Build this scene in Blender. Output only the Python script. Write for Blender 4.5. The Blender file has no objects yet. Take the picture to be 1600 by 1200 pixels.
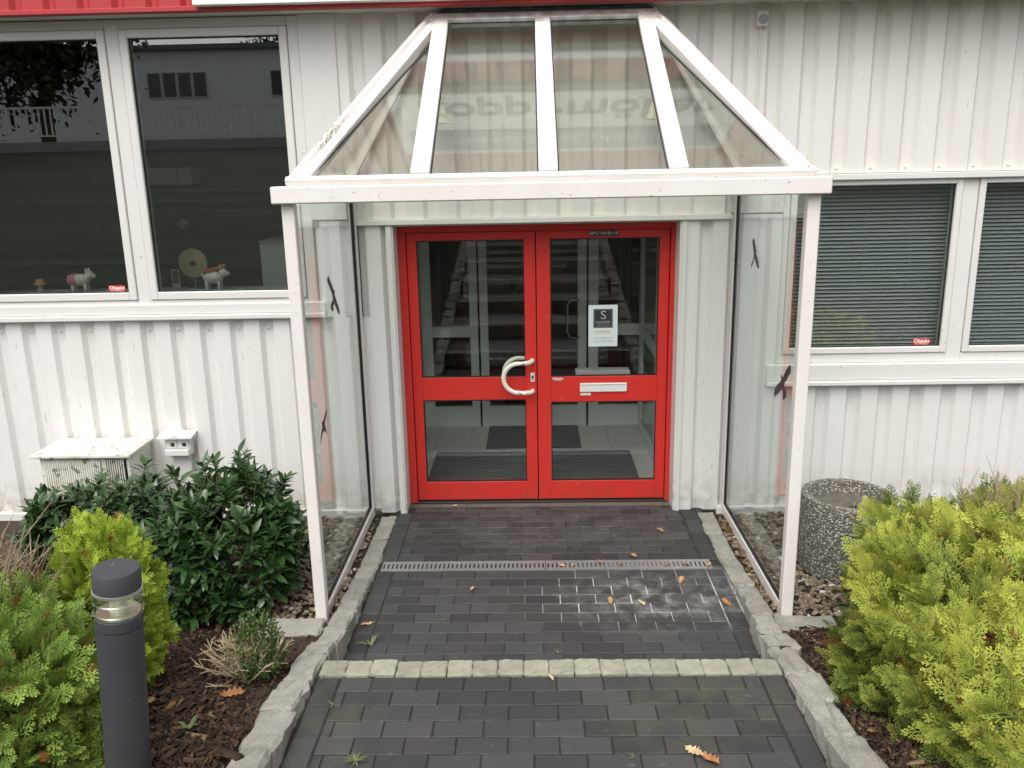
import bpy, bmesh, math, random
import numpy as np
from mathutils import Vector, Matrix
random.seed(7); rng = np.random.default_rng(11)
S = bpy.context.scene
COL = S.collection
rad = math.radians

# ------------------------------------------------------------------ camera
cd = bpy.data.cameras.new('camera'); cam = bpy.data.objects.new('camera', cd); COL.objects.link(cam)
cd.sensor_width = 36.0; cd.lens = 29.88; cd.clip_start = 0.05; cd.clip_end = 1000
def _n(v): return v / np.linalg.norm(v)
_down = _n(np.array([104, 5227, 1328.0])); _f = np.array([28, -338, 1328.0]); _f = _n(_f - _down * (_f @ _down)); _r = np.cross(_down, _f)
_R = np.stack([_r, _f, -_down], 1)
M4 = Matrix.Identity(4)
for i in range(3):
    M4[i][0] = _R[0][i]; M4[i][1] = -_R[1][i]; M4[i][2] = -_R[2][i]
M4[2][3] = 2.40
cam.matrix_world = M4
S.camera = cam
# ------------------------------------------------------------------ world and sun (overcast)
SUN_EL, SUN_AZ = 58.0, 200.0            # azimuth measured from +y clockwise: behind the camera, a little left
w = bpy.data.worlds.new('World'); S.world = w; w.use_nodes = True
nt = w.node_tree; nt.nodes.clear()
wo = nt.nodes.new('ShaderNodeOutputWorld'); bg = nt.nodes.new('ShaderNodeBackground'); sky = nt.nodes.new('ShaderNodeTexSky')
sky.sky_type = 'NISHITA'; sky.sun_disc = False; sky.sun_elevation = rad(SUN_EL); sky.sun_rotation = rad(SUN_AZ)
sky.air_density = 1.0; sky.dust_density = 4.0; sky.ozone_density = 1.0
hs = nt.nodes.new('ShaderNodeHueSaturation'); hs.inputs['Saturation'].default_value = 0.18
nt.links.new(sky.outputs[0], hs.inputs['Color']); nt.links.new(hs.outputs[0], bg.inputs[0]); bg.inputs[1].default_value = 0.15
nt.links.new(bg.outputs[0], wo.inputs[0])
sd = bpy.data.lights.new('sun', 'SUN'); sd.energy = 0.6; sd.angle = rad(60); sd.color = (1.0, 0.96, 0.9)
sun = bpy.data.objects.new('sun', sd); COL.objects.link(sun)
_sv = Vector((math.sin(rad(SUN_AZ)) * math.cos(rad(SUN_EL)), math.cos(rad(SUN_AZ)) * math.cos(rad(SUN_EL)), math.sin(rad(SUN_EL))))
sun.rotation_euler = _sv.to_track_quat('Z', 'Y').to_euler()
S.view_settings.view_transform = 'Standard'; S.view_settings.look = 'None'; S.view_settings.gamma = 1.0
S.view_settings.exposure = 0.86
S.render.engine = 'CYCLES'
S.cycles.transparent_max_bounces = 24; S.cycles.max_bounces = 10

# ------------------------------------------------------------------ materials
MATS = {}
def mk(name, base, rough=0.6, var=0.0, vscale=3.0, c2=None, bump=0.0, bscale=40.0, stretch=(1, 1, 1), metal=0.0, spec=0.5, rnd=0.0, coat=0.0, stain=None, speck=None, zdirt=None):
    m = bpy.data.materials.new(name); m.use_nodes = True; N = m.node_tree.nodes; L = m.node_tree.links
    b = N['Principled BSDF']; b.inputs['Roughness'].default_value = rough; b.inputs['Metallic'].default_value = metal
    b.inputs['Specular IOR Level'].default_value = spec; b.inputs['Coat Weight'].default_value = coat
    geo = N.new('ShaderNodeNewGeometry'); mp = N.new('ShaderNodeMapping'); mp.inputs['Scale'].default_value = stretch
    L.new(geo.outputs['Position'], mp.inputs[0])
    rgb = N.new('ShaderNodeRGB'); rgb.outputs[0].default_value = (*base, 1); cur = rgb.outputs[0]
    def noise(sc, det=6, rgh=0.6):
        n = N.new('ShaderNodeTexNoise'); n.inputs['Scale'].default_value = sc; n.inputs['Detail'].default_value = det; n.inputs['Roughness'].default_value = rgh
        L.new(mp.outputs[0], n.inputs['Vector']); return n
    def ramp(src, a, bb):
        r = N.new('ShaderNodeMapRange'); r.inputs[1].default_value = a; r.inputs[2].default_value = bb; L.new(src, r.inputs[0]); return r.outputs[0]
    def mix(fac, A, B):
        x = N.new('ShaderNodeMix'); x.data_type = 'RGBA'; L.new(fac, x.inputs[0]) if not isinstance(fac, float) else setattr(x.inputs[0], 'default_value', fac)
        L.new(A, x.inputs[6]) if not isinstance(A, tuple) else setattr(x.inputs[6], 'default_value', (*A, 1))
        L.new(B, x.inputs[7]) if not isinstance(B, tuple) else setattr(x.inputs[7], 'default_value', (*B, 1)); return x.outputs[2]
    def mul(a, bb):
        x = N.new('ShaderNodeMath'); x.operation = 'MULTIPLY'; L.new(a, x.inputs[0])
        L.new(bb, x.inputs[1]) if not isinstance(bb, float) else setattr(x.inputs[1], 'default_value', bb); return x.outputs[0]
    if var > 0:
        c = c2 or tuple(x * 0.55 for x in base)
        n = noise(vscale); f = mul(ramp(n.outputs[0], 0.35, 0.72), var); cur = mix(f, cur, c)
    if speck:
        sc, lo, hi, col, amt = speck
        n = noise(sc, 2, 0.5); f = mul(ramp(n.outputs[0], lo, hi), amt); cur = mix(f, cur, col)
    if rnd > 0:
        oi = N.new('ShaderNodeObjectInfo'); r = ramp(oi.outputs['Random'], 0, 1)
        hv = N.new('ShaderNodeHueSaturation'); mr = N.new('ShaderNodeMapRange'); mr.inputs[3].default_value = 1 - rnd; mr.inputs[4].default_value = 1 + rnd
        L.new(oi.outputs['Random'], mr.inputs[0]); L.new(mr.outputs[0], hv.inputs['Value']); L.new(cur, hv.inputs['Color']); cur = hv.outputs[0]
    if stain:
        for (cx, cy, rx, ry, sc, lo, hi, col, amt) in stain:     # blotch with a shape of its own, in place on the ground
            mp2 = N.new('ShaderNodeMapping'); mp2.vector_type = 'POINT'
            mp2.inputs['Scale'].default_value = (1 / rx, 1 / ry, 0); mp2.inputs['Location'].default_value = (-cx / rx, -cy / ry, 0)
            L.new(geo.outputs['Position'], mp2.inputs[0])
            ln = N.new('ShaderNodeVectorMath'); ln.operation = 'LENGTH'; L.new(mp2.outputs[0], ln.inputs[0])
            msk = ramp(ln.outputs['Value'], 1.0, 0.35)
            n = noise(sc, 5, 0.65); f = mul(mul(ramp(n.outputs[0], lo, hi), msk), amt); cur = mix(f, cur, col)
    if zdirt:
        z0, z1, col, amt = zdirt; sx = N.new('ShaderNodeSeparateXYZ'); L.new(geo.outputs['Position'], sx.inputs[0])
        n = N.new('ShaderNodeTexNoise'); n.inputs['Scale'].default_value = 14; n.inputs['Detail'].default_value = 6; L.new(geo.outputs['Position'], n.inputs['Vector'])
        f = mul(mul(ramp(sx.outputs[2], z1, z0), ramp(n.outputs[0], 0.38, 0.68)), amt); cur = mix(f, cur, col)
    L.new(cur, b.inputs['Base Color'])
    if bump > 0:
        n = noise(bscale, 5, 0.6); bp = N.new('ShaderNodeBump'); bp.inputs['Strength'].default_value = bump; bp.inputs['Distance'].default_value = 0.01
        L.new(n.outputs[0], bp.inputs['Height']); L.new(bp.outputs[0], b.inputs['Normal'])
    MATS[name] = m; return m
def glass(name, tint=(0.9, 0.93, 0.91), refl=1.0, f0=0.04):
    m = bpy.data.materials.new(name); m.use_nodes = True; N = m.node_tree.nodes; L = m.node_tree.links; N.clear()
    o = N.new('ShaderNodeOutputMaterial'); mx = N.new('ShaderNodeMixShader'); t = N.new('ShaderNodeBsdfTransparent'); g = N.new('ShaderNodeBsdfGlossy')
    g.inputs['Roughness'].default_value = 0.0; t.inputs[0].default_value = (*tint, 1)
    lw = N.new('ShaderNodeLayerWeight'); lw.inputs[0].default_value = 0.5
    p = N.new('ShaderNodeMath'); p.operation = 'POWER'; p.inputs[1].default_value = 5; L.new(lw.outputs['Facing'], p.inputs[0])
    a = N.new('ShaderNodeMath'); a.operation = 'MULTIPLY_ADD'; a.inputs[1].default_value = (1 - f0) * refl; a.inputs[2].default_value = f0 * refl; L.new(p.outputs[0], a.inputs[0])
    L.new(a.outputs[0], mx.inputs[0]); L.new(t.outputs[0], mx.inputs[1]); L.new(g.outputs[0], mx.inputs[2]); L.new(mx.outputs[0], o.inputs[0])
    MATS[name] = m; return m
def leafmat(name, c1, c2, rough=0.5, spec=0.4, transl=0.25, brown=None):
    """colour runs c1 -> c2 with the 'tint' attribute of each leaf; some sprays are brown (attribute over 1)"""
    m = bpy.data.materials.new(name); m.use_nodes = True; N = m.node_tree.nodes; L = m.node_tree.links
    b = N['Principled BSDF']; b.inputs['Roughness'].default_value = rough; b.inputs['Specular IOR Level'].default_value = spec
    at = N.new('ShaderNodeAttribute'); at.attribute_name = 'tint'
    cr = N.new('ShaderNodeValToRGB'); e = cr.color_ramp.elements; e[0].color = (*c1, 1); e[0].position = 0.0; e[1].color = (*c2, 1); e[1].position = 0.8
    if brown:
        x = cr.color_ramp.elements.new(0.9); x.color = (*c2, 1); x = cr.color_ramp.elements.new(0.93); x.color = (*brown, 1)
    L.new(at.outputs['Fac'], cr.inputs[0]); L.new(cr.outputs[0], b.inputs['Base Color'])
    tr = N.new('ShaderNodeBsdfTranslucent'); L.new(cr.outputs[0], tr.inputs[0]); mx = N.new('ShaderNodeMixShader'); mx.inputs[0].default_value = transl
    o = [n for n in N if n.type == 'OUTPUT_MATERIAL'][0]
    L.new(b.outputs[0], mx.inputs[1]); L.new(tr.outputs[0], mx.inputs[2]); L.new(mx.outputs[0], o.inputs[0])
    MATS[name] = m; return m

mk('clad', (0.76, 0.735, 0.69), 0.42, var=0.35, vscale=2.2, c2=(0.60, 0.575, 0.53), stretch=(2.2, 2.2, 0.35), speck=(38, 0.70, 0.76, (0.25, 0.22, 0.18), 0.6))
mk('clad_low', (0.76, 0.745, 0.72), 0.42, var=0.35, vscale=2.0, c2=(0.65, 0.62, 0.56), stretch=(2.6, 2.6, 0.25), speck=(30, 0.70, 0.76, (0.3, 0.27, 0.2), 0.6), zdirt=(0.0, 0.32, (0.36, 0.33, 0.25), 0.8))
mk('frame_white', (0.72, 0.71, 0.67), 0.38, var=0.25, vscale=2.5, c2=(0.62, 0.6, 0.53), speck=(45, 0.71, 0.76, (0.2, 0.18, 0.14), 0.6))
mk('canopy_white', (0.80, 0.77, 0.73), 0.32, var=0.3, vscale=3.5, c2=(0.66, 0.62, 0.55), speck=(60, 0.70, 0.76, (0.12, 0.10, 0.07), 0.8), stain=[(-1.05, 4.5, 0.16, 0.22, 60, 0.45, 0.62, (0.16, 0.14, 0.08), 0.9)], zdirt=(3.36, 3.02, (0.30, 0.27, 0.21), 0.9))
mk('red', (0.68, 0.034, 0.026), 0.36, var=0.2, vscale=6, c2=(0.58, 0.05, 0.04), zdirt=(0.0, 0.22, (0.38, 0.07, 0.05), 0.6), speck=(17, 0.72, 0.75, (0.62, 0.16, 0.13), 0.5))
mk('fascia_red', (0.44, 0.035, 0.04), 0.45, var=0.3, vscale=4, c2=(0.36, 0.05, 0.05))
mk('handle_cream', (0.84, 0.80, 0.70), 0.4)
mk('white_paint', (0.8, 0.79, 0.76), 0.4)
mk('black', (0.012, 0.012, 0.012), 0.5)
mk('black_film', (0.02, 0.015, 0.018), 0.4)
mk('print_dark', (0.03, 0.032, 0.035), 0.5)
mk('print_grey', (0.32, 0.34, 0.36), 0.6)
mk('print_yellow', (0.62, 0.50, 0.10), 0.6)
mk('print_silver', (0.45, 0.44, 0.42), 0.5)
mk('paper', (0.72, 0.78, 0.80), 0.6)
mk('sticker_red', (0.55, 0.03, 0.03), 0.4)
mk('metal_dark', (0.05, 0.05, 0.05), 0.35, metal=0.6)
mk('steel', (0.5, 0.5, 0.5), 0.25, metal=1.0)
mk('zinc', (0.50, 0.52, 0.52), 0.45, metal=0.75, var=0.5, vscale=25, c2=(0.32, 0.32, 0.3))
mk('bollard_grey', (0.045, 0.049, 0.058), 0.55, var=0.35, vscale=9, c2=(0.062, 0.064, 0.06), bump=0.05, bscale=300, speck=(42, 0.70, 0.74, (0.14, 0.14, 0.13), 0.6), zdirt=(0.3, 0.75, (0.10, 0.085, 0.065), 0.55))
mk('aluminium', (0.8, 0.79, 0.74), 0.3, metal=0.9)
mk('blind', (0.72, 0.77, 0.79), 0.4)
mk('vest_grey', (0.82, 0.86, 0.83), 0.5)
mk('vest_tile', (0.82, 0.81, 0.76), 0.3, var=0.3, vscale=8, c2=(0.56, 0.55, 0.5), rnd=0.05)
mk('mat_grey', (0.13, 0.132, 0.135), 0.9, var=0.4, vscale=60, c2=(0.19, 0.19, 0.19))
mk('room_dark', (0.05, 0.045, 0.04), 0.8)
mk('room_mid', (0.22, 0.21, 0.19), 0.8)
mk('sill_grey', (0.32, 0.33, 0.33), 0.5)
mk('ac_white', (0.76, 0.745, 0.69), 0.5, var=0.5, vscale=7, c2=(0.42, 0.40, 0.26), speck=(24, 0.60, 0.68, (0.16, 0.15, 0.07), 0.8))
mk('paver', (0.045, 0.045, 0.046), 0.62, var=0.6, vscale=5, c2=(0.060, 0.057, 0.053), bump=0.4, bscale=160, rnd=0.30, spec=0.45, speck=(26, 0.66, 0.74, (0.12, 0.115, 0.11), 0.5),
   stain=[(0.72, 4.42, 0.75, 0.42, 9, 0.46, 0.72, (0.40, 0.39, 0.37), 0.55), (0.1, 5.5, 1.2, 0.55, 5, 0.44, 0.7, (0.11, 0.100, 0.096), 0.6),
          (0.1, 5.35, 1.1, 0.5, 22, 0.55, 0.72, (0.28, 0.265, 0.25), 0.5), (0.75, 3.2, 0.7, 0.7, 6, 0.45, 0.7, (0.075, 0.078, 0.045), 0.8), (-0.9, 3.0, 0.35, 0.8, 6, 0.45, 0.7, (0.085, 0.085, 0.06), 0.6)])
mk('joint', (0.022, 0.021, 0.019), 0.95, var=0.5, vscale=30, c2=(0.05, 0.045, 0.035), stain=[(0.62, 4.46, 0.92, 0.46, 5, 0.32, 0.46, (0.62, 0.61, 0.58), 1.0), (0.0, 5.4, 1.1, 0.5, 10, 0.42, 0.6, (0.15, 0.13, 0.12), 0.8)])
mk('mortar', (0.17, 0.155, 0.13), 0.95, var=0.8, vscale=25, c2=(0.08, 0.07, 0.055), bump=0.6, bscale=90)
mk('granite', (0.32, 0.31, 0.27), 0.85, var=0.7, vscale=11, c2=(0.19, 0.185, 0.155), bump=0.7, bscale=70, rnd=0.14, speck=(130, 0.56, 0.68, (0.46, 0.45, 0.42), 0.5))
mk('granite_moss', (0.32, 0.31, 0.245), 0.88, var=0.75, vscale=14, c2=(0.21, 0.215, 0.145), bump=0.6, bscale=80, rnd=0.12, speck=(120, 0.58, 0.70, (0.45, 0.44, 0.41), 0.5))
mk('soil', (0.045, 0.03, 0.02), 0.95, var=0.6, vscale=20, c2=(0.02, 0.014, 0.01), bump=0.8, bscale=60)
mk('grassland', (0.03, 0.038, 0.017), 0.95, var=0.8, vscale=1.2, c2=(0.018, 0.02, 0.012), bump=0.5, bscale=20)
mk('street', (0.06, 0.06, 0.06), 0.9)
mk('concrete', (0.36, 0.35, 0.33), 0.85, var=0.4, vscale=3)
mk('far_white', (0.84, 0.85, 0.85), 0.6, var=0.4, vscale=0.35, c2=(0.66, 0.67, 0.68))
mk('far_roof', (0.16, 0.16, 0.17), 0.7)
mk('bark', (0.09, 0.065, 0.045), 0.9, bump=0.5, bscale=60)
mk('twig', (0.34, 0.26, 0.17), 0.9, var=0.6, vscale=20, c2=(0.20, 0.14, 0.09))
mk('twig_pale', (0.48, 0.39, 0.25), 0.9, var=0.5, vscale=30, c2=(0.30, 0.22, 0.13))
mk('pink', (0.62, 0.16, 0.26), 0.4)
mk('pig_white', (0.7, 0.66, 0.6), 0.4)
mk('salmon', (0.66, 0.20, 0.16), 0.5)
mk('disc', (0.42, 0.37, 0.25), 0.35, metal=0.3)
mk('lamp_orange', (0.5, 0.22, 0.10), 0.5)
mk('stem_green', (0.08, 0.12, 0.03), 0.7)
mk('grass_blade', (0.12, 0.15, 0.06), 0.6)
mk('lamp_cream', (0.62, 0.58, 0.44), 0.45)
glass('glass_clear', (0.93, 0.965, 0.95), 1.0)
glass('glass_roof', (0.905, 0.925, 0.90), 1.0, 0.055)
glass('glass_win', (0.80, 0.83, 0.81), 1.0, 0.19)
glass('glass_door', (0.97, 0.985, 0.975), 1.0, 0.045)
glass('glass_lamp', (0.84, 0.86, 0.76), 1.0, 0.16)
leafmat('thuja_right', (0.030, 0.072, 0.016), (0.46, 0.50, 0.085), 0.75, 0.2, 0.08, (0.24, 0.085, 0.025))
leafmat('thuja_rear', (0.04, 0.08, 0.018), (0.25, 0.33, 0.06), 0.75, 0.2, 0.28, (0.2, 0.08, 0.025))
leafmat('thuja_left', (0.055, 0.115, 0.024), (0.32, 0.46, 0.09), 0.75, 0.2, 0.2, (0.24, 0.09, 0.03))
leafmat('thuja_yellow', (0.10, 0.18, 0.02), (0.42, 0.54, 0.065), 0.75, 0.2, 0.2, (0.25, 0.12, 0.03))
leafmat('laurel', (0.018, 0.045, 0.015), (0.055, 0.115, 0.032), 0.26, 0.6, 0.10)
leafmat('box_leaf', (0.035, 0.075, 0.018), (0.10, 0.17, 0.04), 0.5, 0.4, 0.2)
leafmat('tree_leaf', (0.02, 0.035, 0.012), (0.06, 0.09, 0.03), 0.6, 0.3, 0.2)
leafmat('pebble', (0.10, 0.075, 0.05), (0.36, 0.29, 0.22), 0.75, 0.3, 0.0, (0.55, 0.52, 0.47))
leafmat('mulch', (0.016, 0.010, 0.007), (0.11, 0.068, 0.046), 0.85, 0.2, 0.0, (0.22, 0.15, 0.09))
leafmat('litter', (0.14, 0.075, 0.03), (0.36, 0.22, 0.09), 0.7, 0.2, 0.15)
mk('leaf_tan', (0.42, 0.26, 0.13), 0.7, var=0.6, vscale=40, c2=(0.27, 0.15, 0.07), rnd=0.25)
mk('leaf_pale', (0.58, 0.44, 0.24), 0.7, var=0.4, vscale=40, c2=(0.40, 0.26, 0.12))
mk('leaf_orange', (0.36, 0.17, 0.07), 0.7, var=0.5, vscale=40, c2=(0.28, 0.10, 0.035))
# exposed-aggregate planter: pale and dark pebbles set in concrete
def aggregate():
    m = mk('aggregate', (0.1, 0.095, 0.085), 0.8); N = m.node_tree.nodes; L = m.node_tree.links; b = N['Principled BSDF']
    g = N.new('ShaderNodeNewGeometry'); v = N.new('ShaderNodeTexVoronoi'); v.inputs['Scale'].default_value = 80; L.new(g.outputs['Position'], v.inputs['Vector'])
    cr = N.new('ShaderNodeValToRGB'); e = cr.color_ramp.elements; e[0].position = 0.30; e[0].color = (0.15, 0.135, 0.115, 1); e[1].position = 0.9; e[1].color = (0.58, 0.55, 0.48, 1)
    sp = N.new('ShaderNodeSeparateColor'); L.new(v.outputs['Color'], sp.inputs[0]); L.new(sp.outputs[0], cr.inputs[0])
    dr = N.new('ShaderNodeMapRange'); dr.inputs[1].default_value = 0.42; dr.inputs[2].default_value = 0.62; L.new(v.outputs['Distance'], dr.inputs[0])
    mx = N.new('ShaderNodeMix'); mx.data_type = 'RGBA'; L.new(dr.outputs[0], mx.inputs[0]); L.new(cr.outputs[0], mx.inputs[6]); mx.inputs[7].default_value = (0.16, 0.145, 0.12, 1)
    L.new(mx.outputs[2], b.inputs['Base Color']); bp = N.new('ShaderNodeBump'); bp.inputs['Strength'].default_value = 0.9; bp.inputs['Distance'].default_value = 0.012; bp.invert = True
    L.new(v.outputs['Distance'], bp.inputs['Height']); L.new(bp.outputs[0], b.inputs['Normal'])
aggregate()

# ------------------------------------------------------------------ building helpers
def tag(o, label=None, cat=None, group=None, kind=None):
    if label: o['label'] = label
    if cat: o['category'] = cat
    if group: o['group'] = group
    if kind: o['kind'] = kind
    return o
LOC = {}
def thing(name, label, cat, loc=(0, 0, 0), group=None):
    o = bpy.data.objects.new(name, None); COL.objects.link(o); o.location = loc; o.empty_display_size = 0.1
    LOC[o.name] = Vector(loc); return tag(o, label, cat, group)
class MB:
    def __init__(s): s.v = []; s.f = []
    def add(s, vs, fs):
        k = len(s.v); s.v += [tuple(p) for p in vs]; s.f += [tuple(i + k for i in f) for f in fs]; return s
    def box(s, x0, x1, y0, y1, z0, z1):
        return s.add([(x0, y0, z0), (x1, y0, z0), (x1, y1, z0), (x0, y1, z0), (x0, y0, z1), (x1, y0, z1), (x1, y1, z1), (x0, y1, z1)],
                     [(3, 2, 1, 0), (4, 5, 6, 7), (0, 1, 5, 4), (1, 2, 6, 5), (2, 3, 7, 6), (3, 0, 4, 7)])
    def bar(s, p0, p1, wd, ht, up=(0, 0, 1), off=0.0):
        p0, p1, up = Vector(p0), Vector(p1), Vector(up); d = (p1 - p0).normalized(); sd_ = d.cross(up).normalized(); u = sd_.cross(d).normalized()
        vs = []
        for p in (p0, p1):
            for a, b in ((-1, -1), (1, -1), (1, 1), (-1, 1)): vs.append(p + sd_ * (a * wd / 2) + u * (b * ht / 2 + off))
        return s.add(vs, [(3, 2, 1, 0), (4, 5, 6, 7), (0, 1, 5, 4), (1, 2, 6, 5), (2, 3, 7, 6), (3, 0, 4, 7)])
    def prism(s, pts, t):
        P = [Vector(p) for p in pts]; nrm = (P[1] - P[0]).cross(P[2] - P[0]).normalized() * (t / 2); n = len(P)
        vs = [p - nrm for p in P] + [p + nrm for p in P]
        return s.add(vs, [tuple(reversed(range(n))), tuple(range(n, 2 * n))] + [(i, (i + 1) % n, n + (i + 1) % n, n + i) for i in range(n)])
    def tube(s, pts, r, seg=8, caps=True):
        P = [Vector(p) for p in pts]; rs = r if isinstance(r, (list, tuple)) else [r] * len(P); k = len(s.v); n = len(P)
        ref = Vector((0, 0, 1)) if abs((P[-1] - P[0]).normalized().z) < 0.9 else Vector((1, 0, 0))
        vs = []
        for i, p in enumerate(P):
            d = (P[min(i + 1, n - 1)] - P[max(i - 1, 0)]).normalized(); a = d.cross(ref).normalized(); b = a.cross(d).normalized()
            for j in range(seg):
                t = 2 * math.pi * j / seg; vs.append(p + a * (rs[i] * math.cos(t)) + b * (rs[i] * math.sin(t)))
        fs = [(i * seg + j, i * seg + (j + 1) % seg, (i + 1) * seg + (j + 1) % seg, (i + 1) * seg + j) for i in range(n - 1) for j in range(seg)]
        if caps: fs += [tuple(reversed(range(seg))), tuple(range((n - 1) * seg, n * seg))]
        return s.add(vs, fs)
    def lathe(s, prof, seg=32, c=(0, 0, 0), axis='z', caps=True):
        vs = []
        for r, z in prof:
            for j in range(seg):
                t = 2 * math.pi * j / seg; a, b = r * math.cos(t), r * math.sin(t)
                vs.append((c[0] + a, c[1] + b, c[2] + z) if axis == 'z' else (c[0] + a, c[1] - z, c[2] + b))
        n = len(prof)
        fs = [(i * seg + j, i * seg + (j + 1) % seg, (i + 1) * seg + (j + 1) % seg, (i + 1) * seg + j) for i in range(n - 1) for j in range(seg)]
        if caps: fs += [tuple(reversed(range(seg))), tuple(range((n - 1) * seg, n * seg))]
        return s.add(vs, fs)
    def build(s, name, mat, parent=None, bevel=0.0, smooth=False, local=False, seg=1):
        off = Vector((0, 0, 0))
        if parent is not None and not local:
            p = parent
            while p is not None: off += p.location; p = p.parent
        me = bpy.data.meshes.new(name); me.from_pydata([tuple(Vector(v) - off) for v in s.v], [], s.f)
        bm = bmesh.new(); bm.from_mesh(me); bmesh.ops.recalc_face_normals(bm, faces=bm.faces)
        if bevel > 0:
            es = [e for e in bm.edges if len(e.link_faces) == 2 and e.calc_face_angle(0) > 0.5]
            bmesh.ops.bevel(bm, geom=es, offset=bevel, segments=seg, affect='EDGES', clamp_overlap=True)
        if smooth:
            for f in bm.faces: f.smooth = True
        bm.to_mesh(me); bm.free()
        if smooth: me.set_sharp_from_angle(angle=rad(40))
        me.materials.append(MATS[mat]); o = bpy.data.objects.new(name, me); COL.objects.link(o)
        if parent is not None: o.parent = parent
        return o
def box(name, mat, parent, x0, x1, y0, y1, z0, z1, bevel=0.0): return MB().box(x0, x1, y0, y1, z0, z1).build(name, mat, parent, bevel)
def copyobj(o, parent=None, loc=None, rz=None, name=None):
    c = o.copy(); COL.objects.link(c); c.parent = parent
    if loc is not None: c.location = loc
    if rz is not None: c.rotation_euler = rz if isinstance(rz, tuple) else (0, 0, rz)
    return c
def text(body, size, mat, loc, parent=None, rot=(math.pi / 2, 0, 0), align='CENTER', name='lettering', wx=1.0, extr=0.0, bold=0.0):
    cu = bpy.data.curves.new('t', 'FONT'); cu.body = body; cu.size = size; cu.align_x = align; cu.align_y = 'CENTER'; cu.extrude = extr; cu.offset = bold; cu.resolution_u = 3
    t = bpy.data.objects.new('t', cu); COL.objects.link(t); dg = bpy.context.evaluated_depsgraph_get(); dg.update()
    me = bpy.data.meshes.new_from_object(t.evaluated_get(dg)); bpy.data.objects.remove(t); bpy.data.curves.remove(cu)
    me.materials.clear(); me.materials.append(MATS[mat]); me.name = name
    o = bpy.data.objects.new(name, me); COL.objects.link(o); o.rotation_euler = rot; o.scale = (wx, 1, 1)
    off = Vector((0, 0, 0)); p = parent
    while p is not None: off += p.location; p = p.parent
    o.location = Vector(loc) - off
    if parent is not None: o.parent = parent
    return o
def np_mesh(name, verts, faces, mat, parent=None, tint=None, smooth=False):
    """one mesh from numpy arrays: verts (n,3), faces (m,k) with k = 3 or 4"""
    me = bpy.data.meshes.new(name); n = len(verts); m, k = faces.shape
    me.vertices.add(n); me.vertices.foreach_set('co', np.asarray(verts, np.float32).ravel())
    me.loops.add(m * k); me.loops.foreach_set('vertex_index', faces.astype(np.int32).ravel())
    me.polygons.add(m); me.polygons.foreach_set('loop_start', np.arange(0, m * k, k, dtype=np.int32))
    if smooth: me.polygons.foreach_set('use_smooth', np.ones(m, bool))
    me.update(calc_edges=True)
    if tint is not None:
        a = me.attributes.new('tint', 'FLOAT', 'POINT'); a.data.foreach_set('value', np.asarray(tint, np.float32))
    me.materials.append(MATS[mat]); o = bpy.data.objects.new(name, me); COL.objects.link(o)
    if parent is not None:
        o.parent = parent; o.location = -parent.location
    return o
def scatter(proto_v, proto_f, mats, tints, tipgrad=None):
    """copies of a small shape: mats (N,3,4)"""
    N, n = len(mats), len(proto_v)
    v = np.einsum('nij,pj->npi', mats[:, :, :3], proto_v) + mats[:, None, :, 3]
    f = (proto_f[None] + (np.arange(N) * n)[:, None, None]).reshape(-1, proto_f.shape[1])
    t = np.repeat(tints[:, None], n, 1)
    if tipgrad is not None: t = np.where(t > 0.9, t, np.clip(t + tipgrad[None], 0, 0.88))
    return v.reshape(-1, 3), f, t.ravel()
def frames(pos, axis, nrm, scale):
    """matrices whose x runs along axis and z near nrm"""
    a = axis / np.linalg.norm(axis, axis=1, keepdims=True); b = np.cross(nrm, a); b /= np.linalg.norm(b, axis=1, keepdims=True) + 1e-9; c = np.cross(a, b)
    m = np.stack([a, b, c], 2) * scale[:, None, None]
    return np.concatenate([m, pos[:, :, None]], 2)
def lin(x, pts):
    xs = [p[0] for p in pts]; ys = [p[1] for p in pts]; return float(np.interp(x, xs, ys))

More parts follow.
